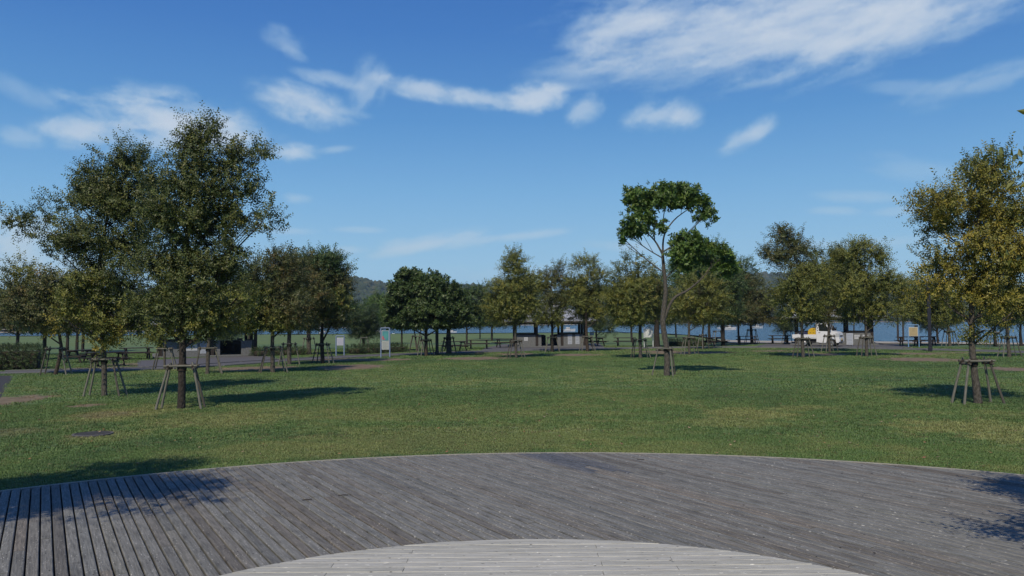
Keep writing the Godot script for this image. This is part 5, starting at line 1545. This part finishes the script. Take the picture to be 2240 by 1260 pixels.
# ------------------------------------------------------------------ furniture
func picnic_table(label: String, at: Vector3, turn: float, ln := 1.8) -> void:
	var root := thing("picnic_table", label, "picnic table", at, turn, "dark timber picnic tables")
	for k in 4:
		var mb := MB.new()
		mb.box(Vector3(0, 0.675, (k - 1.5) * 0.185), Vector3(ln, 0.045, 0.17), Basis(), 0.006)
		part("tabletop_board", mb, M.dark_wood, root)
	for s in [-1.0, 1.0]:
		for k in 2:
			var mb := MB.new()
			mb.box(Vector3(0, 0.40, s * (0.66 + k * 0.15)), Vector3(ln, 0.045, 0.135), Basis(), 0.006)
			part("bench_board", mb, M.dark_wood, root)
		var sp := MB.new()
		sp.box(Vector3(s * ln * 0.34, 0.345, 0), Vector3(0.06, 0.085, 1.66), Basis(), 0.005)
		part("bench_bearer", sp, M.dark_wood, root)
		var tb := MB.new()
		tb.box(Vector3(s * ln * 0.34, 0.615, 0), Vector3(0.06, 0.075, 0.7), Basis(), 0.005)
		part("top_bearer", tb, M.dark_wood, root)
		for z in [-1.0, 1.0]:
			var lg := MB.new()
			lg.tube([Vector3(s * ln * 0.34 + 0.05, -0.02, z * 0.52), Vector3(s * ln * 0.34 + 0.05, 0.63, z * 0.22)], [0.055, 0.055], 4, true)
			part("leg", lg, M.dark_wood, root)

func framed_sign(label: String, at: Vector3, turn: float, wide: float, tall: float, post: Material, panels: Array) -> void:
	var root := thing("notice_sign", label, "sign", at, turn)
	for s in [-1.0, 1.0]:
		var mb := MB.new()
		mb.tube([Vector3(s * wide * 0.5, -0.05, 0), Vector3(s * wide * 0.5, tall - 0.05, 0), Vector3(s * (wide * 0.5 - 0.03), tall - 0.01, 0)], [0.038, 0.038, 0.034], 10, true)
		part("post", mb, post, root)
	var rl := MB.new()
	rl.tube([Vector3(-wide * 0.5 + 0.02, tall - 0.02, 0), Vector3(wide * 0.5 - 0.02, tall - 0.02, 0)], [0.034, 0.034], 10, true)
	part("top_rail", rl, post, root)
	for p in panels:       # [bottom, top, material]
		var w := wide - 0.10
		var mb := MB.new()
		mb.box(Vector3(0, (p[0] + p[1]) * 0.5, 0), Vector3(w, p[1] - p[0], 0.03), Basis(), 0.004)
		var bd := part("panel", mb, M.white_steel, root)
		var f := MB.new()
		var z := 0.019
		f.face([Vector3(-w * 0.5 + 0.02, p[0] + 0.02, z), Vector3(w * 0.5 - 0.02, p[0] + 0.02, z), Vector3(w * 0.5 - 0.02, p[1] - 0.02, z), Vector3(-w * 0.5 + 0.02, p[1] - 0.02, z)], Vector3.BACK, [Vector2(0, 1), Vector2(1, 1), Vector2(1, 0), Vector2(0, 0)])
		part("print", f, p[2], bd)
		for s in [-1.0, 1.0]:
			var cl := MB.new()
			cl.box(Vector3(s * (w * 0.5 + 0.018), (p[0] + p[1]) * 0.5, 0), Vector3(0.04, 0.05, 0.03))
			part("clamp", cl, post, root)

func lamp_post(label: String, at: Vector3, tall: float) -> void:
	var root := thing("lamp_post", label, "lamp post", at, facing(at), "navy lamp posts")
	var mb := MB.new()
	mb.box(Vector3(0, tall * 0.5 - 0.05, 0), Vector3(0.20, tall, 0.20), Basis(), 0.02)
	part("column", mb, M.navy, root)
	var b := MB.new()
	b.box(Vector3(0, 0.12, 0), Vector3(0.25, 0.24, 0.25), Basis(), 0.02)
	part("base_sleeve", b, M.navy, root)
	var h := MB.new()
	h.lathe(Vector3(0, tall - 0.05, 0), [Vector2(0.02, 0.0), Vector2(0.16, 0.02), Vector2(0.18, 0.30), Vector2(0.02, 0.32)], 14)
	part("lamp_globe", h, M.lamp_glass, root)
	var c := MB.new()
	c.lathe(Vector3(0, tall + 0.27, 0), [Vector2(0.24, 0.0), Vector2(0.24, 0.03), Vector2(0.02, 0.12), Vector2(0.0, 0.12)], 14)
	part("cap", c, M.navy, root)

func truck(at: Vector3, turn: float) -> void:
	var root := thing("light_truck", "small white flatbed truck parked on the path by the shelter", "truck", at, turn)
	var W := 0.72
	# cab shell from its side outline, with the front wheel arch cut out
	var pl := PackedVector2Array([Vector2(0.06, 0.34), Vector2(0.06, 1.70), Vector2(0.13, 1.77), Vector2(0.72, 1.77), Vector2(0.84, 1.72), Vector2(1.22, 1.13), Vector2(1.46, 1.09), Vector2(1.60, 1.02), Vector2(1.67, 0.86), Vector2(1.69, 0.55), Vector2(1.69, 0.36), Vector2(1.62, 0.28), Vector2(1.46, 0.28)])
	for k in 9:
		var a := PI * k / 8.0
		pl.append(Vector2(1.10 + 0.35 * cos(a), 0.29 + 0.33 * sin(a)))
	pl.append(Vector2(0.72, 0.28)); pl.append(Vector2(0.30, 0.28))
	var cab := MB.new()
	cab.extrude(pl, -W, W)
	part("cab", cab, M.white_paint, root)
	for s in [-1.0, 1.0]:
		var win := MB.new()
		win.extrude(PackedVector2Array([Vector2(0.26, 1.15), Vector2(0.24, 1.60), Vector2(0.30, 1.66), Vector2(0.72, 1.66), Vector2(1.02, 1.18), Vector2(0.98, 1.13)]), s * W, s * (W + 0.006))
		var door := MB.new()
		door.extrude(PackedVector2Array([Vector2(0.20, 0.36), Vector2(0.20, 1.12), Vector2(0.86, 1.12), Vector2(0.86, 0.70), Vector2(0.76, 0.52), Vector2(0.72, 0.36)]), s * W, s * (W + 0.008))
		var d := part("door", door, M.white_paint, root)
		part("side_window", win, M.glass_dark, root)
		var hd := MB.new()
		hd.box(Vector3(0.28, 1.03, s * (W + 0.016)), Vector3(0.13, 0.03, 0.02))
		part("handle", hd, M.black, d)
		var lamp := MB.new()
		lamp.extrude(PackedVector2Array([Vector2(1.44, 0.70), Vector2(1.42, 0.98), Vector2(1.56, 1.00), Vector2(1.672, 0.90), Vector2(1.688, 0.72)]), s * (W - 0.22), s * (W + 0.009))
		part("headlight", lamp, M.lamp_glass, root)
		var am := MB.new()
		am.box(Vector3(1.32, 0.80, s * (W + 0.006)), Vector3(0.05, 0.03, 0.016))
		part("indicator", am, M.amber, root)
		var mi := MB.new()
		mi.tube([Vector3(1.02, 1.16, s * W), Vector3(1.12, 1.25, s * (W + 0.12))], [0.012, 0.012], 6, true)
		mi.box(Vector3(1.12, 1.34, s * (W + 0.14)), Vector3(0.05, 0.22, 0.12), Basis(), 0.015)
		part("mirror", mi, M.black, root)
	var ws := MB.new()
	ws.face([Vector3(0.872, 1.675, -W + 0.08), Vector3(0.872, 1.675, W - 0.08), Vector3(1.195, 1.175, W - 0.05), Vector3(1.195, 1.175, -W + 0.05)], Vector3(1, 0.6, 0))
	for k in ws.v.size(): ws.v[k] += Vector3(0.012, 0.008, 0)
	part("windscreen", ws, M.glass_dark, root)
	var gr := MB.new()
	gr.box(Vector3(1.683, 0.78, 0), Vector3(0.03, 0.10, 0.8), Basis(), 0.005)
	part("grille", gr, M.black, root)
	var bp := MB.new()
	bp.box(Vector3(1.67, 0.46, 0), Vector3(0.09, 0.24, W * 2.0 + 0.03), Basis(), 0.03)
	part("bumper", bp, M.white_paint, root)
	var intake := MB.new()
	intake.box(Vector3(1.712, 0.42, 0), Vector3(0.02, 0.10, 0.7), Basis(), 0.004)
	part("air_intake", intake, M.black, root)
	var pt := MB.new()
	pt.box(Vector3(1.722, 0.52, 0), Vector3(0.01, 0.15, 0.32))
	part("number_plate", pt, M.yellow, root)
	# chassis and flatbed
	var ch := MB.new()
	ch.box(Vector3(-0.82, 0.47, 0), Vector3(1.72, 0.12, 0.8), Basis(), 0.01)
	ch.box(Vector3(-0.35, 0.36, 0.42), Vector3(0.5, 0.2, 0.3), Basis(), 0.02)
	part("chassis", ch, M.black, root)
	var fl := MB.new()
	fl.box(Vector3(-0.83, 0.60, 0), Vector3(1.74, 0.07, 1.42), Basis(), 0.01)
	part("bed_floor", fl, M.white_paint, root)
	for s in [-1.0, 1.0]:
		var gt := MB.new()
		gt.box(Vector3(-0.83, 0.755, s * 0.715), Vector3(1.74, 0.27, 0.03), Basis(), 0.006)
		var gp := part("side_gate", gt, M.white_paint, root)
		for j in 2:
			var rb := MB.new()
			rb.box(Vector3(-0.83, 0.70 + j * 0.11, s * 0.735), Vector3(1.60, 0.035, 0.014), Basis(), 0.004)
			part("rib", rb, M.white_paint, gp)
	var tg := MB.new()
	tg.box(Vector3(-1.715, 0.755, 0), Vector3(0.03, 0.27, 1.40), Basis(), 0.006)
	part("tail_gate", tg, M.white_paint, root)
	var gd := MB.new()
	for s in [-1.0, 1.0]:
		gd.tube([Vector3(0.025, 0.62, s * 0.62), Vector3(0.025, 1.93, s * 0.62)], [0.02, 0.02], 8, true)
	gd.tube([Vector3(0.025, 1.92, -0.64), Vector3(0.025, 1.92, 0.64)], [0.02, 0.02], 8, true)
	part("headboard_rail", gd, M.white_paint, root)
	for x in [1.10, -0.86]:
		for s in [-1.0, 1.0]:
			var b := Basis(Vector3.RIGHT, s * PI / 2)
			var wh := Vector3(x, 0.275, s * 0.60)
			var ty := MB.new()
			ty.lathe(wh, [Vector2(0.18, -0.075), Vector2(0.25, -0.08), Vector2(0.275, -0.05), Vector2(0.275, 0.05), Vector2(0.25, 0.08), Vector2(0.18, 0.075)], 22, b)
			var tp := part("tyre", ty, M.tyre, root)
			var rm := MB.new()
			rm.lathe(wh, [Vector2(0.185, -0.06), Vector2(0.185, 0.065), Vector2(0.16, 0.062), Vector2(0.12, 0.03), Vector2(0.06, 0.055), Vector2(0.0, 0.06)], 22, b)
			part("rim", rm, M.rim, tp)
	# load on the bed
	var fw := Vector3(cos(turn), 0, -sin(turn))
	var tank := thing("tank", "rounded yellow plastic tank strapped on the truck bed", "tank", at + fw * -0.30 + Vector3(0, 0.635, 0), turn)
	var tk := MB.new()
	var out := PackedVector2Array([Vector2(-0.32, 0.0), Vector2(-0.33, 0.30)])
	for k in 9:
		var a := PI - PI * k / 8.0
		out.append(Vector2(0.04 + 0.34 * cos(a) * (1.08 if k < 4 else 0.82), 0.44 + 0.32 * sin(a)))
	out.append(Vector2(0.32, 0.30)); out.append(Vector2(0.32, 0.0))
	tk.extrude(out, -0.42, 0.42)
	part("shell", tk, M.yellow, tank)
	var lid := MB.new()
	lid.lathe(Vector3(0.02, 0.74, 0), [Vector2(0.12, 0.0), Vector2(0.12, 0.05), Vector2(0.0, 0.06)], 14)
	part("filler_cap", lid, M.black, tank)
	for k in 3:
		var mk := MB.new()
		mk.box(Vector3([-0.15, 0.08, 0.10][k], [0.38, 0.38, 0.62][k], 0.424), Vector3([0.10, 0.10, 0.13][k], 0.03, 0.01), Basis(Vector3.BACK, [0.0, 0.0, 0.8][k]))
		part("recess_mark", mk, M.black, tank)
	var bag := thing("tarpaulin_bundle", "dark navy tarpaulin bundle lying at the rear of the truck bed", "tarpaulin", at + fw * -1.05 + Vector3(0, 0.635, 0), turn)
	var bm := MB.new()
	var nu := 14
	for j in 9:
		for k in nu + 1:
			var th := PI * 0.5 * j / 8.0
			var ph := TAU * (k % nu) / nu
			var d := Vector3(cos(th) * cos(ph), sin(th), cos(th) * sin(ph))
			var r := 1.0 + n_gap.get_noise_3dv(d * 3.0) * 0.3
			bm.vert(d * Vector3(0.52, 0.46, 0.55) * r, (d / Vector3(0.52, 0.46, 0.55)).normalized())
	for j in 8:
		for k in nu:
			var p := j * (nu + 1) + k
			bm.i.append_array(PackedInt32Array([p, p + nu + 2, p + nu + 1, p, p + 1, p + nu + 2]))
	part("folded_sheet", bm, M.navy_cloth, bag)

func boat(label: String, at: Vector3, turn: float, ln: float) -> void:
	var root := thing("motor_boat", label, "boat", at, turn, "white boats on the lake")
	var mb := MB.new()
	var st := [[-0.5, 0.16, 0.16], [-0.2, 0.18, 0.17], [0.15, 0.16, 0.18], [0.38, 0.08, 0.21], [0.5, 0.0, 0.24]]
	for k in st.size() - 1:
		var a: Array = st[k]
		var b: Array = st[k + 1]
		for s in [-1.0, 1.0]:
			mb.face([Vector3(a[0] * ln, a[2] * ln * 0.8, s * a[1] * ln), Vector3(b[0] * ln, b[2] * ln * 0.8, s * b[1] * ln), Vector3(b[0] * ln * 0.94, -0.05 * ln, s * b[1] * ln * 0.5), Vector3(a[0] * ln * 0.96, -0.05 * ln, s * a[1] * ln * 0.6)], Vector3(0.1, -0.2, s))
		mb.face([Vector3(a[0] * ln, a[2] * ln * 0.7, a[1] * ln), Vector3(b[0] * ln, b[2] * ln * 0.7, b[1] * ln + 0.001), Vector3(b[0] * ln, b[2] * ln * 0.7, -b[1] * ln - 0.001), Vector3(a[0] * ln, a[2] * ln * 0.7, -a[1] * ln)], Vector3.UP)
	mb.face([Vector3(-0.5 * ln, 0.128 * ln, -0.16 * ln), Vector3(-0.5 * ln, 0.128 * ln, 0.16 * ln), Vector3(-0.48 * ln, -0.05 * ln, 0.096 * ln), Vector3(-0.48 * ln, -0.05 * ln, -0.096 * ln)], Vector3(-1, 0, 0))
	part("hull", mb, M.white_gel, root)
	var cb := MB.new()
	cb.box(Vector3(-0.02 * ln, 0.20 * ln, 0), Vector3(0.3, 0.15, 0.22) * ln, Basis(), 0.03 * ln)
	part("cabin", cb, M.white_gel, root)
	var ws := MB.new()
	ws.box(Vector3(-0.02 * ln, 0.225 * ln, 0), Vector3(0.31, 0.05, 0.225) * ln)
	part("cabin_window", ws, M.glass_dark, root)

func build_things() -> void:
	# shelters
	var a := ground(1199, 757)
	shelter("open barbecue shelter with two-tiered roof behind the spired olive tree", a, facing(a) + 0.04, 2.0, [[2.25, 0.62, 0.32, 0.78, "poster"], [1.65, 0.62, 0.34, 0.8, "poster"], [-1.9, 0.66, 0.3, 0.28, "bill"]])
	a = ground(452, 777)
	shelter("open barbecue shelter with concrete wall and white posters behind the straight grey tree", a, facing(a) + 0.06, 2.0, [[-1.12, 0.60, 0.78, 0.40, "bill"], [-0.32, 0.58, 0.5, 0.74, "poster"]], [-1.0, 0.06, 0.98], [[-2.72, 0.0], [2.18, 2.56]], [0.50, 2.05], [0.9, 1.65])
	a = ground(1822, 752)
	shelter("open barbecue shelter with grey walls standing behind the white truck", a, facing(a) + 0.02, 2.12, [[1.75, 0.62, 0.42, 0.34, "bill"], [2.35, 0.62, 0.4, 0.34, "bill"]])
	# low timber shelter right of the truck: only its posts show under the leaves
	a = ground(1984, 745)
	var ps := thing("post_shelter", "dark timber shade roof on slim posts beside the tan notice board", "shelter", a, facing(a))
	for x in [-0.75, -0.3, 0.75]:
		for z in [-1.2, 1.2]:
			var mb := MB.new()
			mb.box(Vector3(x, 1.1, z), Vector3(0.15, 2.25, 0.15), Basis(), 0.01)
			part("post", mb, M.dark_wood, ps)
	for k in 9:
		var mb := MB.new()
		mb.box(Vector3(0, 2.27, -1.5 + k * 0.375), Vector3(2.2, 0.08, 0.3), Basis(), 0.01)
		part("roof_slat", mb, M.dark_wood, ps)
	# signs
	var s := ground(843, 782)
	framed_sign("tall blue-framed sign with teal map above a sheet of rules", s, facing(s) + 0.12, 0.52, 1.75, M.blue_steel, [[0.98, 1.58, M.map_sheet], [0.46, 0.95, M.rules_sheet]])
	s = ground(744, 779)
	framed_sign("small blue-framed notice board with pale printed sheet", s, facing(s) + 0.12, 0.49, 1.27, M.blue_steel, [[0.66, 1.14, M.notice_sheet]])
	s = ground(1419, 759)
	framed_sign("white notice board on two white posts beside the uneven olive tree", s, facing(s) - 0.05, 0.68, 1.52, M.white_steel, [[0.74, 1.42, M.plain_sheet]])
	s = ground(1999, 759.5)
	framed_sign("tan notice board on two sky blue posts before picnic tables", s, facing(s) - 0.1, 0.68, 1.60, M.sky_steel, [[0.78, 1.42, M.tan_sheet]])
	# leaning price board by the truck
	s = ground(1859, 757)
	var pb := thing("standing_poster", "white standing poster with rows of print right of the truck", "poster", s, facing(s))
	var m1 := MB.new()
	m1.box(Vector3(0, 0.53, 0), Vector3(0.46, 0.86, 0.03), Basis(Vector3.RIGHT, -0.08), 0.004)
	part("board", m1, M.white_steel, pb)
	for x in [-1.0, 1.0]:
		var lg := MB.new()
		lg.box(Vector3(x * 0.19, 0.30, -0.10), Vector3(0.03, 0.66, 0.03), Basis(Vector3.RIGHT, 0.22))
		part("leg", lg, M.white_steel, pb)
	var m2 := MB.new()
	var bb := Basis(Vector3.RIGHT, -0.08)
	var cc := Vector3(0, 0.53, 0)
	m2.face([cc + bb * Vector3(-0.215, -0.415, 0.019), cc + bb * Vector3(0.215, -0.415, 0.019), cc + bb * Vector3(0.215, 0.415, 0.019), cc + bb * Vector3(-0.215, 0.415, 0.019)], Vector3.BACK, [Vector2(0, 1), Vector2(1, 1), Vector2(1, 0), Vector2(0, 0)])
	part("print", m2, M.poster, pb)
	# small placard by the bent pine
	s = ground(1295, 756)
	var pc := thing("placard", "small white placard on a thin stake by the wind-bent pine", "sign", s, facing(s))
	var p1 := MB.new()
	p1.tube([Vector3(0, -0.05, 0), Vector3(0, 1.15, 0)], [0.015, 0.015], 6, true)
	part("stake", p1, M.stake_dark, pc)
	var p2 := MB.new()
	p2.box(Vector3(0, 0.98, 0.02), Vector3(0.36, 0.22, 0.015), Basis(), 0.003)
	part("plate", p2, M.white_steel, pc)
	# lamp posts
	lamp_post("navy square lamp post beside the domed evergreen", ground(956, 776), 4.3)
	lamp_post("navy square lamp post between tan notice board and yellowing tree", ground(2035, 769), 4.3)
	# truck
	truck(ground(1790, 757.5) + Vector3(0, 0.012, 0), -0.60)
	# picnic tables
	var tb := [["picnic table standing on bare soil behind the broad green tree", 233, 801, 0.35], ["picnic table beside the sapling at the left shelter", 298, 786, 0.12], ["picnic table in the shade of the brown meadow trees", 178, 793, 0.8], ["picnic table on the lawn left of the middle shelter yard", 1046, 763, 0.02], ["picnic table at the left wall of the middle shelter", 1105, 760, 0.3], ["picnic table left of the white board on white posts", 1367, 757, -0.05], ["picnic table under the tangle of stakes", 1562, 757, 0.9], ["picnic table on the shore under the dark brown-leaved tree", 1634, 753, 0.0], ["picnic table at the left side of the far right shelter", 1705, 751, 0.1], ["picnic table directly behind the tan notice board", 1990, 757, 0.2], ["picnic table beside the navy lamp post on the bank", 2022, 756, -0.2], ["picnic table half hidden by the squat evergreen trunk", 995, 768, 0.5], ["picnic table right of the airy yellow olive tree", 1300, 757, 0.6]]
	for q in tb:
		var p := ground(q[1], q[2])
		picnic_table(q[0], p, facing(p) + q[3], 1.8)
	# stakes without a tree of their own in the tangle on the right and by the shore
	for q in [["the empty planting pit left of the shore pines", 1572, 757, 0.4, 1.15], ["the young pine by the far right shelter", 1724, 749, 0.2, 1.0], ["the curved pine at the right lawn border", 2176, 759, 0.1, 1.0]]:
		stakes(ground(q[1], q[2]), 4, q[0], q[3], q[4])
	# hedges
	hedge("long clipped hedge at the left border beside the path", ground(-60, 810), ground(88, 806), 1.6, 0.95)
	hedge("clipped hedge behind the map sign", ground(768, 774.5), ground(880, 769.5), 1.1, 0.40)
	hedge("clipped hedge between left shelter and notice board", ground(556, 779), ground(664, 776), 1.1, 0.36)
	hedge("low dark hedge under the camphor tree by the shore", ground(1462, 757), ground(1540, 757), 1.0, 0.4)
	# round utility cover in the near lawn
	s = ground(203, 951)
	var uc := thing("utility_cover", "round grey utility cover sunk in the worn lawn", "manhole cover", s)
	var u1 := MB.new()
	u1.lathe(Vector3(0, -0.02, 0), [Vector2(0.34, 0.0), Vector2(0.34, 0.045), Vector2(0.30, 0.05), Vector2(0.30, 0.035), Vector2(0.0, 0.035)], 28)
	part("frame", u1, M.asphalt, uc)
	var u2 := MB.new()
	u2.lathe(Vector3(0, 0.0, 0), [Vector2(0.285, 0.0), Vector2(0.285, 0.026), Vector2(0.27, 0.03), Vector2(0.0, 0.03)], 28)
	part("lid", u2, M.dark_asphalt, uc)
	# dark bars added on the deck to stand for dark gaps in the boards
	for q in [[671, 1093, 0.35, "short dark bar for a board gap near the pale stage"], [750, 1083, 0.2, "short dark bar for a board gap, beside the other one"], [1401, 1005, -0.3, "short dark bar for a board gap at the bluish stained boards"]]:
		var sp := ground(q[0], q[1], DECK_Y + 0.012)
		var sk := thing("gap_bar", q[3], "gap_bar", sp, q[2], "bars for board gaps on the deck")
		var sm := MB.new()
		sm.tube([Vector3(-0.05, 0, 0), Vector3(0.01, 0.002, 0.004), Vector3(0.055, 0, 0)], [0.004, 0.005, 0.004], 6, true, 0.1, 1)
		part("bark", sm, M.rope, sk)
	# fallen leaves
	var fx := []
	var fc := []
	for k in 260:
		var lp := ground(rng.randf_range(0, 2240), rng.randf_range(840, 1040))
		if Vector2(lp.x, lp.z).distance_to(deck_c) < deck_r + 0.1: continue
		var up := (Vector3.UP + rvec() * 0.4).normalized()
		var sx := up.cross(Vector3(rs(), 0.1, rs())).normalized()
		var sc := rng.randf_range(0.04, 0.07)
		fx.append(Transform3D(Basis(sx, up, sx.cross(up)).scaled_local(Vector3(sc, sc, sc)), lp + Vector3(0, 0.04, 0)))
		fc.append([Color(0.30, 0.13, 0.07), Color(0.24, 0.17, 0.07), Color(0.36, 0.26, 0.16)][k % 3])
	var lm := MB.new()
	lm.face([Vector3(-0.5, 0.05, 0), Vector3(0, 0, -0.3), Vector3(0.5, 0.06, 0), Vector3(0, 0, 0.3)], Vector3.UP)
	var fl := instances(numbered("fallen_leaves"), lm.mesh(M.leaf), fx, fc, self)
	fl.set_meta("label", "scattered rusty fallen leaves on the near lawn")
	fl.set_meta("category", "leaves")
	# boats
	var bt := [["white boat near the bank right of the map sign", 861, 733, 0.1, 2.6], ["white boat lying off behind the map sign", 826, 725, 0.0, 4.6], ["white boat behind the garden pine", 815, 727.5, 0.4, 3.2], ["white boat seen past the navy lamp post trunk", 989, 726, 0.2, 3.4], ["white boat seen between the middle shelter columns", 1243, 723, 0.05, 5.5], ["white boat in mid lake above the shore picnic table", 1594, 719.5, 0.0, 6.0], ["white boat right of the dark brown-leaved tree", 1656, 716, 0.2, 6.0], ["white boat behind the low-forking tree", 709, 727, 0.6, 3.6], ["white boat at the right border beyond the pine", 2221, 707, 0.0, 6.0], ["white boat in mid lake left of the other white one", 1582, 717.5, 0.1, 5.0]]
	for q in bt:
		boat(q[0], ground(q[1], q[2] + 2.0, WATER_Y), q[3], q[4] * 0.75)
	# white house on the far hill
	var hp := hill_point(rad_to_deg(atan((1980.0 - 1120.0) / F)), 0.72)
	var hb := thing("hillside_building", "white flat-roofed building on the far hill across the lake", "building", hp, -0.4)
	var w1 := MB.new()
	w1.box(Vector3(0, 7, 0), Vector3(22, 14, 12), Basis(), 0.1)
	part("wall", w1, M.wall_white, hb)
	var w2 := MB.new()
	w2.box(Vector3(0, 14.4, 0), Vector3(23, 0.8, 13), Basis(), 0.1)
	part("roof", w2, M.roof, hb)
	for k in 6:
		var w3 := MB.new()
		w3.box(Vector3(-8.5 + k * 3.4, 9.5, 6.05), Vector3(1.8, 1.6, 0.1))
		part("window", w3, M.glass_dark, hb)

# ------------------------------------------------------------------
func _ready() -> void:
	# camera
	cam_basis = Basis(Vector3.RIGHT, atan(77.0 / F)) * Basis(Vector3.BACK, deg_to_rad(-0.5))
	var cam := Camera3D.new()
	cam.name = "camera"
	cam.keep_aspect = Camera3D.KEEP_HEIGHT
	cam.fov = rad_to_deg(2.0 * atan(630.0 / F))
	cam.near = 0.05
	cam.far = 6000.0
	cam.transform = Transform3D(cam_basis, EYE)
	add_child(cam)
	cam.current = true
	# sky, exposure
	var env := Environment.new()
	env.background_mode = Environment.BG_SKY
	env.sky = make_sky()
	env.background_energy_multiplier = 1.1
	env.tonemap_mode = Environment.TONE_MAPPER_LINEAR
	env.tonemap_exposure = 0.9
	env.fog_enabled = true
	env.fog_density = 0.0002
	env.fog_light_color = Color(0.72, 0.82, 0.93)
	env.sdfgi_enabled = true
	env.ssao_enabled = true
	env.ssil_enabled = true
	var we := WorldEnvironment.new()
	we.name = "world_environment"
	we.environment = env
	add_child(we)
	# sun behind the camera, a little to the left
	var sun := DirectionalLight3D.new()
	sun.name = "sun"
	sun.light_energy = 1.25
	sun.light_color = Color(1.0, 0.94, 0.84)
	sun.light_angular_distance = 0.5
	sun.shadow_enabled = true
	add_child(sun)
	var az := deg_to_rad(17.0)
	var el := deg_to_rad(48.0)
	var towards := Vector3(sin(az) * cos(el), -sin(el), -cos(az) * cos(el))
	sun.look_at_from_position(Vector3(0, 40, 0), Vector3(0, 40, 0) + towards, Vector3.UP)

	rng.seed = 1
	n_low.seed = 5; n_low.frequency = 0.11; n_low.fractal_octaves = 3
	n_mid.seed = 6; n_mid.frequency = 0.8; n_mid.fractal_octaves = 3
	n_gap.seed = 8; n_gap.frequency = 0.85; n_gap.fractal_octaves = 2
	var t0 := Time.get_ticks_msec()
	make_materials()
	print("materials ", Time.get_ticks_msec() - t0)
	paint_lawn()
	print("lawn ", Time.get_ticks_msec() - t0)
	build_ground()
	build_hills()
	build_path()
	build_deck()
	print("structure ", Time.get_ticks_msec() - t0)
	build_trees()
	print("trees ", Time.get_ticks_msec() - t0)
	build_things()
	rng.seed = 99
	build_grass()
	print("done ", Time.get_ticks_msec() - t0)
